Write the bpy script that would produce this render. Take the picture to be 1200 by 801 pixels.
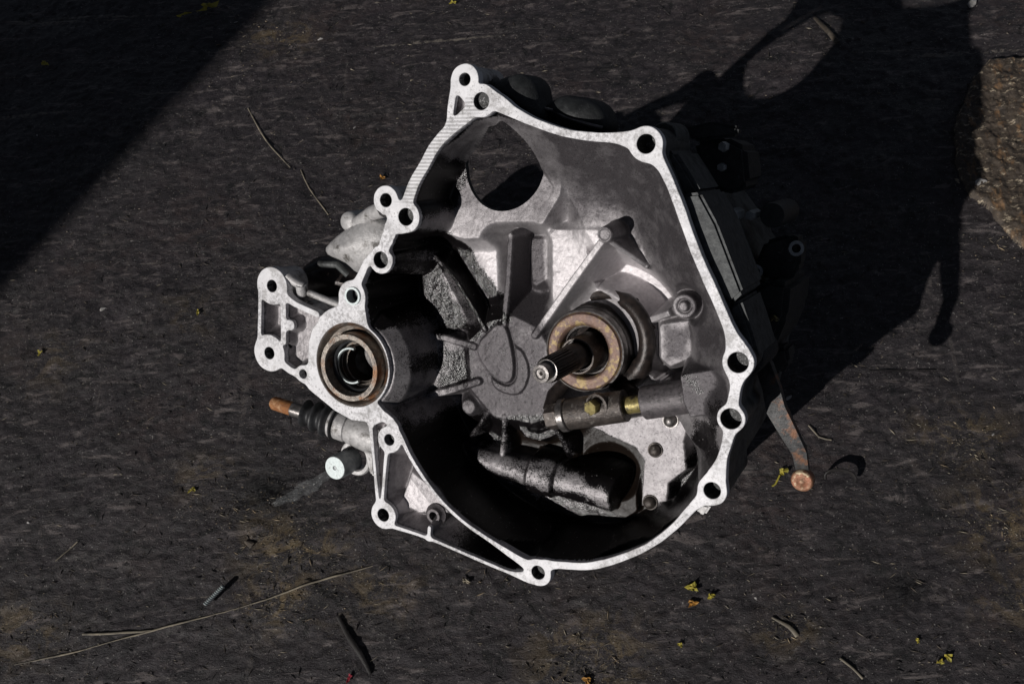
import bpy, bmesh, math, random
import numpy as np
from mathutils import Matrix, Vector
random.seed(5); RNG = np.random.default_rng(5)
for o in list(bpy.data.objects): bpy.data.objects.remove(o)
scene = bpy.context.scene
COL = scene.collection

# ------------------------------------------------------------------ frames
# "flange frame": z = 0 is the machined face of the bell housing, z up out of it.
FOC = 1150.; CH = .85                       # focal length in photo pixels, camera height over the face
dn = np.array([567, 227, -1150.]); dn /= np.linalg.norm(dn)
cZ = -dn; cX = np.array([1, 0, 0.]); cX -= cX @ cZ * cZ; cX /= np.linalg.norm(cX); cY = np.cross(cZ, cX)
MC = np.array([cX, cY, cZ])                 # camera axes -> flange frame
CAM = np.array([0, 0, CH])
def P(px, py, z=0.):
    r = MC @ np.array([px - 600, 400.5 - py, -FOC]); return CAM + r * ((z - CH) / r[2])
def L(px, py, z=0.): return P(px, py, z)[:2]
def sc(px, py, z=0.): return -(MC.T @ (P(px, py, z) - CAM))[2] / FOC     # metres per pixel there
GN = MC @ np.array([-.109, .519, 1.]); GN /= np.linalg.norm(GN)             # ground normal in the flange frame
GO = P(600, 400) - GN * .2624                                             # a ground point
SUN = MC @ np.array([.9397, .5433, -1.]); SUN /= np.linalg.norm(SUN)         # direction the light travels
wX = MC[:, 0] - MC[:, 0] @ GN * GN; wX /= np.linalg.norm(wX); wY = np.cross(GN, wX)
RW = np.array([wX, wY, GN])                 # flange frame -> world (z up)
def W(p): return RW @ (np.asarray(p) - GO)
def G(px, py, h=0.):                        # pixel -> world point at height h over the ground
    r = MC @ np.array([px - 600, 400.5 - py, -FOC])
    t = (GN @ (GO - CAM) + h) / (GN @ r); return W(CAM + r * t)
SUNW = RW @ SUN; CAMW = W(CAM)

# ------------------------------------------------------------------ camera, light, exposure
cd = bpy.data.cameras.new('camera'); cam = bpy.data.objects.new('camera', cd); COL.objects.link(cam)
cd.sensor_width = 36; cd.lens = FOC / 1200 * 36; cd.clip_start = .02; cd.clip_end = 100
rot = RW @ MC
m4 = Matrix([list(rot[i]) + [CAMW[i]] for i in range(3)] + [[0, 0, 0, 1]]); cam.matrix_world = m4
cd.dof.use_dof = False
scene.camera = cam
wd = bpy.data.worlds.new('World'); scene.world = wd; wd.use_nodes = True
nt = wd.node_tree; bg = nt.nodes['Background']; sky = nt.nodes.new('ShaderNodeTexSky'); sky.sky_type = 'NISHITA'; sky.sun_disc = False
sky.sun_elevation = math.asin(-SUNW[2]); sky.sun_rotation = math.atan2(-SUNW[0], -SUNW[1])
sky.air_density = .35; sky.dust_density = .1; sky.ozone_density = .3
hs_ = nt.nodes.new('ShaderNodeHueSaturation'); hs_.inputs['Saturation'].default_value = .5; nt.links.new(sky.outputs[0], hs_.inputs['Color']); nt.links.new(hs_.outputs[0], bg.inputs[0]); bg.inputs[1].default_value = .05
sl = bpy.data.lights.new('sun', 'SUN'); so = bpy.data.objects.new('sun', sl); COL.objects.link(so)
sl.energy = 5.0; sl.angle = math.radians(.5); sl.color = (1, .965, .93)
so.rotation_mode = 'QUATERNION'; so.rotation_quaternion = Vector(SUNW).to_track_quat('-Z', 'Y')
scene.view_settings.view_transform = 'Standard'; scene.view_settings.look = 'None'
scene.view_settings.exposure = -0.75; scene.view_settings.gamma = 1
scene.render.resolution_x = 1024; scene.render.resolution_y = 683
scene.render.engine = 'CYCLES'

# ------------------------------------------------------------------ materials
BASE = P(700, 430, -.22); BASE = BASE - GN * (GN @ (BASE - GO))
class NB:
    def __init__(s, name):
        s.m = bpy.data.materials.new(name); s.m.use_nodes = True; s.t = s.m.node_tree; s.b = s.t.nodes['Principled BSDF']
        s.co = s.n('ShaderNodeTexCoord').outputs['Object']
    def n(s, k, **kw):
        x = s.t.nodes.new(k)
        for a, v in kw.items(): setattr(x, a, v)
        return x
    def l(s, a, b): s.t.links.new(a, b)
    def setv(s, sock, v):
        if hasattr(v, 'is_linked') or isinstance(v, bpy.types.NodeSocket): s.l(v, sock)
        else: sock.default_value = v if not isinstance(v, tuple) or len(v) != 3 or sock.type == 'VECTOR' else (*v, 1)
    def noise(s, scale, detail=5, rough=.55, stretch=None, dist=0):
        x = s.n('ShaderNodeTexNoise'); x.inputs['Scale'].default_value = scale; x.inputs['Detail'].default_value = detail
        x.inputs['Roughness'].default_value = rough; x.inputs['Distortion'].default_value = dist
        if stretch:
            mp = s.n('ShaderNodeMapping'); mp.inputs['Scale'].default_value = stretch[:3]
            if len(stretch) > 3: mp.inputs['Rotation'].default_value = (0, 0, stretch[3])
            s.l(s.co, mp.inputs[0]); s.l(mp.outputs[0], x.inputs[0])
        else: s.l(s.co, x.inputs[0])
        return x.outputs[0]
    def vor(s, scale, feature='F1', stretch=None):
        x = s.n('ShaderNodeTexVoronoi', feature=feature); x.inputs['Scale'].default_value = scale
        if stretch:
            mp = s.n('ShaderNodeMapping'); mp.inputs['Scale'].default_value = stretch[:3]; s.l(s.co, mp.inputs[0]); s.l(mp.outputs[0], x.inputs[0])
        else: s.l(s.co, x.inputs[0])
        return x.outputs[0]
    def ramp(s, v, a, b, ca=0., cb=1.):
        x = s.n('ShaderNodeMapRange', clamp=True); s.l(v, x.inputs[0])
        for i, q in zip((1, 2, 3, 4), (a, b, ca, cb)): x.inputs[i].default_value = q
        return x.outputs[0]
    def mix(s, f, a, b):
        x = s.n('ShaderNodeMix', data_type='RGBA'); s.setv(x.inputs[0], f); s.setv(x.inputs[6], a); s.setv(x.inputs[7], b); return x.outputs[2]
    def math(s, op, a, b=0.):
        x = s.n('ShaderNodeMath', operation=op); s.setv(x.inputs[0], a); s.setv(x.inputs[1], b); return x.outputs[0]
    def attr(s, name): return s.n('ShaderNodeAttribute', attribute_name=name).outputs['Fac']
    def bump(s, h, dist, strength=1., prev=None):
        x = s.n('ShaderNodeBump'); x.inputs['Strength'].default_value = strength; x.inputs['Distance'].default_value = dist
        s.l(h, x.inputs['Height'])
        if prev is not None: s.l(prev, x.inputs['Normal'])
        return x.outputs[0]
    def out(s, col, rough, metal=0., normal=None, spec=None, coat=None):
        s.setv(s.b.inputs['Base Color'], col); s.setv(s.b.inputs['Roughness'], rough); s.setv(s.b.inputs['Metallic'], metal)
        if normal is not None: s.l(normal, s.b.inputs['Normal'])
        if spec is not None: s.b.inputs['Specular IOR Level'].default_value = spec
        if coat is not None: s.setv(s.b.inputs['Coat Weight'], coat); s.b.inputs['Coat Roughness'].default_value = .12
        return s.m

def mat_machined():
    b = NB('machined_aluminium')
    big = b.noise(14, 4); pit = b.noise(420, 3, .7); fine = b.noise(900, 2)
    def spot(px, py, r0, r1, z=0.):
        v = b.n('ShaderNodeVectorMath', operation='DISTANCE'); b.l(b.co, v.inputs[0]); v.inputs[1].default_value = tuple(P(px, py, z) - BASE); return b.ramp(v.outputs['Value'], r0, r1, 1, 0)
    sp = spot(462, 440, .012, .045)
    for a_ in ((400, 380, .01, .05), (690, 160, .01, .07), (320, 375, .02, .05), (755, 640, .01, .05), (820, 300, .0, .03), (450, 285, .012, .028), (455, 485, .01, .03), (570, 632, .01, .05), (505, 575, .005, .04), (660, 152, .01, .05), (790, 225, .005, .035), (850, 520, .005, .03), (430, 500, .01, .05), (540, 655, .02, .06)): sp = b.math('MAXIMUM', sp, b.math('MULTIPLY', spot(*a_), .75))
    d = b.math('MULTIPLY', b.ramp(pit, .56, .66), b.ramp(big, .42, .62))
    d = b.math('MAXIMUM', d, b.math('MULTIPLY', sp, b.ramp(b.noise(330, 5, .7), .44, .60)))
    c = b.mix(b.ramp(b.noise(60, 4), .35, .75), (.84, .83, .85), (.66, .655, .675))
    c = b.mix(b.ramp(b.noise(38, 7, .8), .49, .60, 0, .7), c, (.34, .33, .325))
    c = b.mix(b.math('MULTIPLY', d, .75), c, (.13, .12, .12))
    h = b.attr('hatch'); wv = b.n('ShaderNodeTexWave'); wv.bands_direction = 'Y'; wv.inputs['Scale'].default_value = 88; wv.inputs['Distortion'].default_value = .6
    b.l(b.co, wv.inputs[0])
    hs = b.math('MULTIPLY', b.ramp(wv.outputs[1], .25, .75), h)
    c = b.mix(b.math('MULTIPLY', hs, .5), c, (.22, .215, .21))
    side = b.n('ShaderNodeNewGeometry')
    nrm = b.bump(b.noise(260, 4), .0004, .35); nrm = b.bump(hs, .0004, .5, nrm)
    return b.out(c, b.ramp(fine, .3, .7, .5, .68), .12, nrm, .35)
def mat_cast():
    # raw casting with an oily film; sludge and dirt masks also hold painted shade and highlights
    b = NB('oily_cast_aluminium')
    oil_and_shade = b.attr('oil_and_shade'); gr = b.attr('grime_and_shade')
    n1 = b.noise(55, 6, .65); n2 = b.noise(700, 3, .7); n3 = b.noise(230, 4, .6)
    o2 = b.math('ADD', oil_and_shade, b.ramp(n1, .3, .7, -.22, .22)); o2 = b.math('ADD', o2, b.ramp(n2, .35, .65, -.26, .26))
    of = b.ramp(o2, .38, .66)
    g2 = b.ramp(b.math('ADD', gr, b.ramp(n1, .3, .7, -.14, .14)), .2, .9)
    c = b.mix(b.ramp(n3, .3, .7), (.60, .57, .58), (.44, .415, .425))
    c = b.mix(g2, c, (.080, .073, .078))
    dots = b.math('MULTIPLY', b.ramp(n2, .56, .64), b.ramp(b.math('ADD', gr, oil_and_shade), .15, .9))
    c = b.mix(b.math('MULTIPLY', dots, .8), c, (.016, .014, .014))
    c = b.mix(b.math('MULTIPLY', b.ramp(n2, .36, .30), b.ramp(gr, .5, .9, 0, .6)), c, (.30, .28, .285))
    c = b.mix(of, c, (.007, .006, .0065))
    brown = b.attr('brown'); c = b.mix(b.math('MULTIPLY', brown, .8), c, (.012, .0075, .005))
    fl = b.math('MULTIPLY', b.ramp(b.noise(420, 2, .5), .715, .75), of)
    c = b.mix(fl, c, (.32, .31, .30))
    r = b.math('ADD', b.ramp(of, 0, 1, .48, .15), b.math('MULTIPLY', brown, .25)); me = b.ramp(of, 0, 1, .45, .0)
    nrm = b.bump(n3, .0006, .4); nrm = b.bump(n2, .0004, .5, nrm); nrm = b.bump(b.noise(1100, 3, .7), .0004, .6, nrm)
    return b.out(c, r, me, nrm, .32)
def mat_simple(name, c1, c2, rough, metal, scale=120, bump=.0003, c3=None, t3=(.55, .68), s3=40):
    b = NB(name); c = b.mix(b.ramp(b.noise(scale, 5), .35, .68), c1, c2)
    if c3: c = b.mix(b.ramp(b.noise(s3, 6, .65), *t3), c, c3)
    n = b.noise(scale * 3, 4, .65); return b.out(c, b.ramp(n, .3, .7, rough * .85, min(1, rough * 1.2)), metal, b.bump(n, bump, .6))
M = {}
M['mach'] = mat_machined(); M['cast'] = mat_cast()
M['rawcast'] = mat_simple('pale_cast_aluminium', (.60, .585, .58), (.40, .39, .39), .52, .3, 160, .0010, (.13, .12, .11), (.53, .66), 55)
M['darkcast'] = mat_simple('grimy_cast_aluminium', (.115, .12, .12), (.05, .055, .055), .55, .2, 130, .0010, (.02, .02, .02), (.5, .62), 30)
M['steel'] = mat_simple('oily_steel', (.30, .28, .27), (.13, .12, .115), .34, .8, 200, .0003)
M['darksteel'] = mat_simple('black_oily_steel', (.045, .034, .030), (.014, .012, .012), .34, .3, 200, .0005)
M['bearing'] = mat_simple('straw_tinted_bearing_steel', (.22, .135, .10), (.15, .10, .09), .5, .25, 130, .0010, (.36, .26, .12), (.52, .60), 110)
M['seal'] = mat_simple('oil_stained_steel_ring', (.34, .30, .26), (.12, .105, .095), .42, .5, 190, .0009, (.20, .10, .05), (.50, .64), 45)
M['brass'] = mat_simple('yellow_passivated_steel', (.36, .30, .12), (.20, .16, .06), .42, .5, 190, .0006, (.05, .04, .03), (.50, .62), 120)
M['rust'] = mat_simple('orange_rust', (.36, .15, .05), (.22, .085, .035), .75, .1, 220, .0008, (.55, .33, .18), (.55, .7), 90)
M['copper'] = mat_simple('rusty_copper_ball', (.40, .17, .10), (.22, .12, .07), .4, .35, 220, .0012, (.62, .50, .33), (.52, .62), 190)
M['rubber'] = mat_simple('black_rubber', (.035, .036, .038), (.018, .018, .02), .5, 0, 200, .0003)
M['greymetal'] = mat_simple('dull_grey_metal', (.40, .42, .43), (.26, .28, .29), .5, .3, 200, .0004)
M['palemetal'] = mat_simple('pale_turned_steel', (.62, .68, .68), (.48, .53, .53), .45, .3, 300, .0003, (.2, .2, .2), (.62, .7), 120)
M['hole'] = mat_simple('dark_bore', (.05, .05, .05), (.02, .02, .02), .5, .3, 400, .0006, (.22, .22, .22), (.56, .62), 500)
M['lever'] = mat_simple('worn_grey_lever', (.10, .10, .10), (.035, .035, .036), .5, .3, 150, .0014, (.24, .12, .07), (.52, .64), 60)
M['leaf'] = mat_simple('yellow_leaf', (.42, .34, .04), (.26, .24, .04), .6, 0, 150, .0003)
M['orange'] = mat_simple('orange_leaf', (.45, .20, .03), (.30, .16, .03), .6, 0, 150, .0003)
M['red'] = mat_simple('dark_red_leaf', (.33, .02, .04), (.20, .015, .03), .6, 0, 150, .0003)
M['straw'] = mat_simple('dry_straw', (.36, .31, .23), (.09, .08, .065), .7, 0, 60, .0004)
M['wood'] = mat_simple('dirty_wood', (.10, .08, .06), (.05, .042, .035), .75, 0, 200, .0006, (.2, .17, .13), (.6, .7), 90)
M['tan'] = mat_simple('tan_chaff', (.46, .36, .24), (.24, .18, .11), .7, 0, 150, .0003)
M['pale'] = mat_simple('pale_stone', (.45, .43, .41), (.30, .29, .28), .6, 0, 200, .0006)
M['twig'] = mat_simple('black_twig', (.02, .017, .016), (.012, .01, .01), .6, 0, 200, .0006)
M['film'] = mat_simple('shiny_wet_film', (.30, .31, .32), (.02, .02, .02), .2, .2, 120, .0020)
M['housing'] = mat_simple('grainy_oily_casting', (.15, .135, .14), (.08, .072, .076), .45, .35, 260, .0008, (.03, .028, .028), (.55, .68), 200)
M['sleeve'] = mat_simple('oily_brown_cast_steel', (.105, .088, .078), (.045, .038, .035), .36, .4, 190, .0012, (.26, .24, .22), (.58, .66), 160)
M['wall'] = mat_simple('dark_plaster', (.16, .15, .14), (.12, .115, .11), .8, 0, 5, .002)

# ------------------------------------------------------------------ object helpers
def tag(o, label=None, cat=None, group=None, kind=None):
    for k, v in (('label', label), ('category', cat), ('group', group), ('kind', kind)):
        if v: o[k] = v
    return o
root = bpy.data.objects.new('gearbox', None); COL.objects.link(root)
root.matrix_world = Matrix([list(RW[i]) + [W(BASE)[i]] for i in range(3)] + [[0, 0, 0, 1]])
root.empty_display_size = .1
tag(root, 'dirty aluminium gearbox with open bell housing lying face up on the black ground', 'gearbox')
def link(name, me, mat, parent=None, smooth=True, shift=True):
    """mesh in flange coordinates when it belongs to the gearbox"""
    o = bpy.data.objects.new(name, me); COL.objects.link(o)
    if mat: me.materials.append(mat)
    if shift and parent is not None:
        me.transform(Matrix.Translation(Vector(-BASE)))
    if parent is not None: o.parent = parent
    if smooth: me.polygons.foreach_set('use_smooth', [True] * len(me.polygons))
    return o
def me_from(v, f, name='m'):
    me = bpy.data.meshes.new(name); me.from_pydata([tuple(p) for p in v], [], [tuple(q) for q in f]); me.update(); return me
def autosmooth(o, ang=35):
    me = o.data; bm = bmesh.new(); bm.from_mesh(me)
    for e in bm.edges:
        if len(e.link_faces) == 2 and e.calc_face_angle(0) > math.radians(ang): e.smooth = False
    bm.to_mesh(me); bm.free(); return o
def frame(axis):
    a = np.array(axis, float); a /= np.linalg.norm(a); h = np.array([0, 0, 1.]) if abs(a[2]) < .9 else np.array([1., 0, 0])
    u = np.cross(h, a); u /= np.linalg.norm(u); return u, np.cross(a, u), a
def lathe(name, prof, mat, parent, origin, axis=(0, 0, 1), n=64, mod=None, closed=False, ang=30):
    """prof: list of (r, h) along axis from origin; mod(theta)->radius factor"""
    u, v, a = frame(axis); V = []; Fc = []
    for r, h in prof:
        for k in range(n):
            t = 2 * math.pi * k / n; rr = r * (mod(t, r, h) if mod else 1)
            V.append(origin + a * h + (u * math.cos(t) + v * math.sin(t)) * rr)
    m = len(prof)
    for i in range(m - 1 + (1 if closed else 0)):
        for k in range(n):
            j = (i + 1) % m; Fc.append((i * n + k, i * n + (k + 1) % n, j * n + (k + 1) % n, j * n + k))
    o = link(name, me_from(V, Fc), mat, parent); autosmooth(o, ang); return o
def catmull(pts, step=4.):
    pts = [np.array(p, float) for p in pts]; out = []
    q = [2 * pts[0] - pts[1]] + pts + [2 * pts[-1] - pts[-2]]
    for i in range(1, len(q) - 2):
        a, b, c, d = q[i - 1:i + 3]; n = max(2, int(np.linalg.norm(c[:2] - b[:2]) / step))
        for k in range(n):
            t = k / n; out.append(.5 * ((2 * b) + (c - a) * t + (2 * a - 5 * b + 4 * c - d) * t * t + (3 * b - 3 * c + d - a) * t ** 3))
    out.append(pts[-1]); return out
def tube(name, pts, rad, mat, parent=None, n=10, flat=1., up=None):
    """tube through 3D points; rad scalar or list"""
    pts = [np.array(p, float) for p in pts]; V = []; Fc = []; m = len(pts)
    for i, p in enumerate(pts):
        a = pts[min(i + 1, m - 1)] - pts[max(i - 1, 0)]; u, v, a = frame(a)
        if up is not None:
            v = np.array(up, float) - a * (np.array(up) @ a); v /= np.linalg.norm(v); u = np.cross(v, a)
        r = rad[i] if hasattr(rad, '__len__') else rad
        for k in range(n):
            t = 2 * math.pi * (k + .5) / n; V.append(p + (u * math.cos(t) + v * math.sin(t) * flat) * r)
    for i in range(m - 1):
        for k in range(n): Fc.append((i * n + k, i * n + (k + 1) % n, (i + 1) * n + (k + 1) % n, (i + 1) * n + k))
    Fc.append(tuple(range(n))[::-1]); Fc.append(tuple((m - 1) * n + k for k in range(n)))
    return autosmooth(link(name, me_from(V, Fc), mat, parent), 50)
def prism(name, poly_px, z1, z0, mat, parent, taper=1., shift=(0, 0), bev=.0015, smooth=False, ground=False):
    """solid over a traced outline (pixels at height z1) down to z0"""
    a = np.array([P(x, y, z1) for x, y in poly_px]); c = a.mean(0); b = (a - c) * taper + c; b[:, 2] = z0; b[:, 0] += shift[0]; b[:, 1] += shift[1]
    n = len(a); V = list(a) + list(b)
    if ground:
        V = [p if GN @ (p - GO) > .002 else p + GN * (.002 - GN @ (p - GO)) for p in V]
    Fc = [tuple(range(n)), tuple(range(2 * n - 1, n - 1, -1))] + [(i, i + n, (i + 1) % n + n, (i + 1) % n) for i in range(n)]
    me = me_from(V, Fc); bm = bmesh.new(); bm.from_mesh(me); bmesh.ops.recalc_face_normals(bm, faces=bm.faces)
    if bev: bmesh.ops.bevel(bm, geom=bm.edges[:], offset=bev, segments=2, affect='EDGES', clamp_overlap=True)
    bm.to_mesh(me); bm.free(); o = link(name, me, mat, parent, smooth=True); return autosmooth(o, 40)

# ------------------------------------------------------------------ 2D distance fields
class SD:
    def __init__(s, x0, x1, y0, y1, h):
        s.xs = np.arange(x0, x1, h); s.ys = np.arange(y0, y1, h); s.X, s.Y = np.meshgrid(s.xs, s.ys); s.h = h
    def disc(s, c, r): return np.hypot(s.X - c[0], s.Y - c[1]) - r
    def cap(s, pts, rs):
        out = np.full(s.X.shape, 9.)
        for i in range(len(pts) - 1):
            a, b = np.array(pts[i]), np.array(pts[i + 1]); d = b - a; L2 = d @ d + 1e-12
            t = np.clip(((s.X - a[0]) * d[0] + (s.Y - a[1]) * d[1]) / L2, 0, 1)
            out = np.minimum(out, np.hypot(s.X - a[0] - t * d[0], s.Y - a[1] - t * d[1]) - (rs[i] + (rs[i + 1] - rs[i]) * t))
        return out
    def capz(s, pts, zs, r):                      # distance and interpolated height along a polyline
        out = np.full(s.X.shape, 9.); zz = np.zeros(s.X.shape)
        for i in range(len(pts) - 1):
            a, b = np.array(pts[i]), np.array(pts[i + 1]); d = b - a; L2 = d @ d + 1e-12
            t = np.clip(((s.X - a[0]) * d[0] + (s.Y - a[1]) * d[1]) / L2, 0, 1)
            q = np.hypot(s.X - a[0] - t * d[0], s.Y - a[1] - t * d[1]) - r; m = q < out
            out = np.where(m, q, out); zz = np.where(m, zs[i] + (zs[i + 1] - zs[i]) * t, zz)
        return out, zz
    def poly(s, v):
        v = np.array(v); d = np.full(s.X.shape, 9.); ins = np.zeros(s.X.shape, bool); n = len(v)
        for i in range(n):
            a, b = v[i], v[(i + 1) % n]; e = b - a; t = np.clip(((s.X - a[0]) * e[0] + (s.Y - a[1]) * e[1]) / (e @ e + 1e-12), 0, 1)
            d = np.minimum(d, np.hypot(s.X - a[0] - t * e[0], s.Y - a[1] - t * e[1]))
            if a[1] != b[1]: ins ^= ((a[1] > s.Y) != (b[1] > s.Y)) & (s.X < (b[0] - a[0]) * (s.Y - a[1]) / (b[1] - a[1]) + a[0])
        return np.where(ins, -d, d)
def smin(a, b, k): h = np.clip(.5 + .5 * (b - a) / k, 0, 1); return b + (a - b) * h - k * h * (1 - h)
def smax(a, b, k): return -smin(-a, -b, k)
def fbm(X, Y, scale, octs=4, seed=0, rough=.5):
    r = np.random.default_rng(seed); out = np.zeros(X.shape); amp = 1; tot = 0
    for o in range(octs):
        N = 256; lat = r.random((N, N)) - .5; fx = X * scale + 31.7 * o + 77; fy = Y * scale + 11.3 * o + 55
        ix = np.floor(fx).astype(int); iy = np.floor(fy).astype(int); tx = fx - ix; ty = fy - iy
        tx = tx * tx * (3 - 2 * tx); ty = ty * ty * (3 - 2 * ty)
        g = lambda a, b: lat[(iy + b) % N, (ix + a) % N]
        out += amp * ((g(0, 0) * (1 - tx) + g(1, 0) * tx) * (1 - ty) + (g(0, 1) * (1 - tx) + g(1, 1) * tx) * ty); tot += amp
        amp *= rough; scale *= 2.03
    return out / tot * 2
def contours(F, xs, ys):
    """marching squares: closed polylines of F = 0"""
    S = F < 0; c = S[:-1, :-1] * 1 + S[:-1, 1:] * 2 + S[1:, 1:] * 4 + S[1:, :-1] * 8
    jj, ii = np.nonzero((c > 0) & (c < 15)); nxt = {}
    def pt(e):
        k, j, i = e
        if k == 0: a, b = F[j, i], F[j, i + 1]; t = a / (a - b); return (xs[i] + t * (xs[i + 1] - xs[i]), ys[j])
        a, b = F[j, i], F[j + 1, i]; t = a / (a - b); return (xs[i], ys[j] + t * (ys[j + 1] - ys[j]))
    tab = {1: [(3, 0)], 2: [(0, 1)], 3: [(3, 1)], 4: [(1, 2)], 5: [(3, 0), (1, 2)], 6: [(0, 2)], 7: [(3, 2)], 8: [(2, 3)], 9: [(2, 0)], 10: [(0, 1), (2, 3)], 11: [(2, 1)], 12: [(1, 3)], 13: [(1, 0)], 14: [(0, 3)]}
    for j, i in zip(jj.tolist(), ii.tolist()):
        E = [(0, j, i), (1, j, i + 1), (0, j + 1, i), (1, j, i)]
        for a, b in tab[int(c[j, i])]: nxt[E[a]] = E[b]
    out = []
    while nxt:
        st, e = nxt.popitem(); loop = [st]
        while e != st and e in nxt: loop.append(e); e = nxt.pop(e)
        if len(loop) > 8: out.append(np.array([pt(q) for q in loop]))
    return out
def simplify(pl, step=.0016):
    # smooth a closed loop, then even resampling
    for _ in range(2): pl = (np.roll(pl, 1, 0) + 2 * pl + np.roll(pl, -1, 0)) / 4
    q = np.vstack([pl, pl[:1]]); s = np.r_[0, np.cumsum(np.hypot(*np.diff(q, axis=0).T))]; n = max(10, int(s[-1] / step))
    t = np.linspace(0, s[-1], n, endpoint=False); return np.c_[np.interp(t, s, q[:, 0]), np.interp(t, s, q[:, 1])]
def circle(c, r, n=40, ph=0): return np.array([(c[0] + r * math.cos(2 * math.pi * k / n + ph), c[1] + r * math.sin(2 * math.pi * k / n + ph)) for k in range(n)])

# ------------------------------------------------------------------ the mounting flange
def band_local(pts, z=0.):
    """traced centreline with pixel widths -> local points and half widths"""
    p = catmull(pts, 5.) if len(pts) > 2 else [np.array(q, float) for q in pts]; out = []; rs = []
    for i, q in enumerate(p):
        t = p[min(i + 1, len(p) - 1)][:2] - p[max(i - 1, 0)][:2]; t = t / (np.linalg.norm(t) + 1e-9); nn = np.array([-t[1], t[0]])
        a = L(*(q[:2] - nn * q[2] / 2), z); b = L(*(q[:2] + nn * q[2] / 2), z)
        tl = L(*(q[:2] + t), z) - L(*(q[:2] - t), z); tl /= np.linalg.norm(tl)
        rs.append(abs((b - a)[0] * tl[1] - (b - a)[1] * tl[0]) / 2); out.append(L(q[0], q[1], z))
    return out, rs
BOSS = [  # x, y, outer r (px, vertical), hole r, tube depth (m)
    (544.5, 93, 18, 7.6, .060, 'b'), (564, 118.5, 18.5, 10.3, .022, 'h'), (757, 168.5, 20.5, 11.5, .075, 'b'), (864.8, 424.5, 18.8, 12.6, .05, 'b'),
    (856.5, 490.5, 16.8, 12.6, .05, 'b'), (834.5, 574.5, 17.5, 10.3, .05, 'b'), (630.5, 670.5, 16.5, 8.6, .03, 'b'), (449, 603, 17, 8, .04, 'b'),
    (456, 515, 16, 7, .03, 'b'), (452, 234.5, 17, 8.2, .05, 'b'), (475.5, 254, 18.5, 10.4, .04, 'b'), (446, 304.5, 16, 10, .03, 'b'),
    (412.5, 347, 18.5, 8, .03, 'b'), (318.5, 335, 22, 7.4, .04, 'b'), (315.5, 413.5, 22, 7.4, .04, 'b'), (355, 438, 10.5, 5.6, .03, 's')]
BANDS = [
    [(566, 112, 24), (585, 121.5, 19), (603, 132.5, 12.5), (630, 145, 9.5), (660, 155, 9), (690, 160, 10), (722, 161.5, 13), (748, 165, 26)],
    [(757, 172, 30), (772, 190, 15), (783, 210, 11), (797, 245, 10.5), (815, 295, 11.5), (840, 352, 11.5), (855, 388, 13), (864, 412, 26)],
    [(864, 430, 28), (862, 452, 13), (859, 470, 13), (857, 485, 16)],
    [(857, 495, 18), (852, 517, 12.5), (846, 538, 12), (838, 562, 26)],
    [(834, 578, 26), (815, 591, 12), (789, 618, 8.5), (760, 639.5, 8), (724, 655, 8), (690, 663, 9), (655, 662, 8.5), (640, 662, 14)],
    [(628, 668, 18), (610, 657, 9), (574, 633, 4.5), (545, 613, 4), (520, 590, 3.4), (497, 561, 3.4), (480, 534, 3.8), (467, 508, 5), (452, 490, 7)],
    [(620, 676, 14), (598, 671, 4), (557, 654, 3.6), (502, 630.5, 3.6), (458, 616, 4.5)],
    [(443, 592, 4), (438, 540, 3), (434, 498, 4)], [(447.5, 590, 4), (452, 535, 3.6), (455, 522, 7)],
    [(434, 496, 7), (452, 489, 8), (462, 500, 8)], [(502, 631, 4), (503, 618, 4)],
    [(558, 124, 18), (545, 136, 16), (528, 150.5, 14), (510, 170, 11.5), (497, 193, 12), (485, 214, 12), (477, 236, 13)],
    [(533, 95, 8), (529, 120, 8), (526, 146, 6)], [(544, 100, 24), (552, 112, 22)],
    [(453, 238, 22), (470, 250, 20)], [(462, 252, 12), (456, 272, 16), (449, 290, 12)], [(482, 258, 8), (468, 270, 8)],
    [(449, 296, 10), (432, 304, 8), (421, 326, 9), (414, 342, 14)],
    [(304.5, 345, 3.6), (303.5, 405, 3.6)], [(331.5, 350, 6), (332, 400, 6)], [(331, 345, 8), (345, 356, 6), (371, 368, 6)], [(340, 381, 12), (337, 381, 12)],
    [(329, 425, 8), (340, 434, 7), (350, 438, 9)], [(412, 350, 28), (412, 380, 38)], [(402, 362, 10), (384, 372, 14), (370, 392, 10)],
]
gx0, gx1 = P(292, 420)[0] - .01, P(900, 300)[0] + .02; gy0, gy1 = P(640, 700)[1] - .01, P(545, 60)[1] + .01
S = SD(gx0, gx1, gy0, gy1, .0007)
solid = np.full(S.X.shape, 9.)
for b in BANDS:
    p, r = band_local(b); solid = smin(solid, S.cap(p, r), .0045)
for x, y, R, h, d, k in BOSS: solid = smin(solid, S.disc(L(x, y), R * sc(x, y)), .0035)
SEALC = L(412, 427.5); SEALR = 50.5 * sc(412, 427)
solid = smin(solid, S.disc(SEALC, SEALR + .0018), .005)
faceL = [(368, 383), (362, 400), (361, 425), (350, 440), (362, 456), (392, 481), (412, 492), (437, 495), (455, 488), (440, 470), (400, 400)]
solid = smin(solid, S.poly([L(*q) for q in faceL]), .004)
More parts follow.
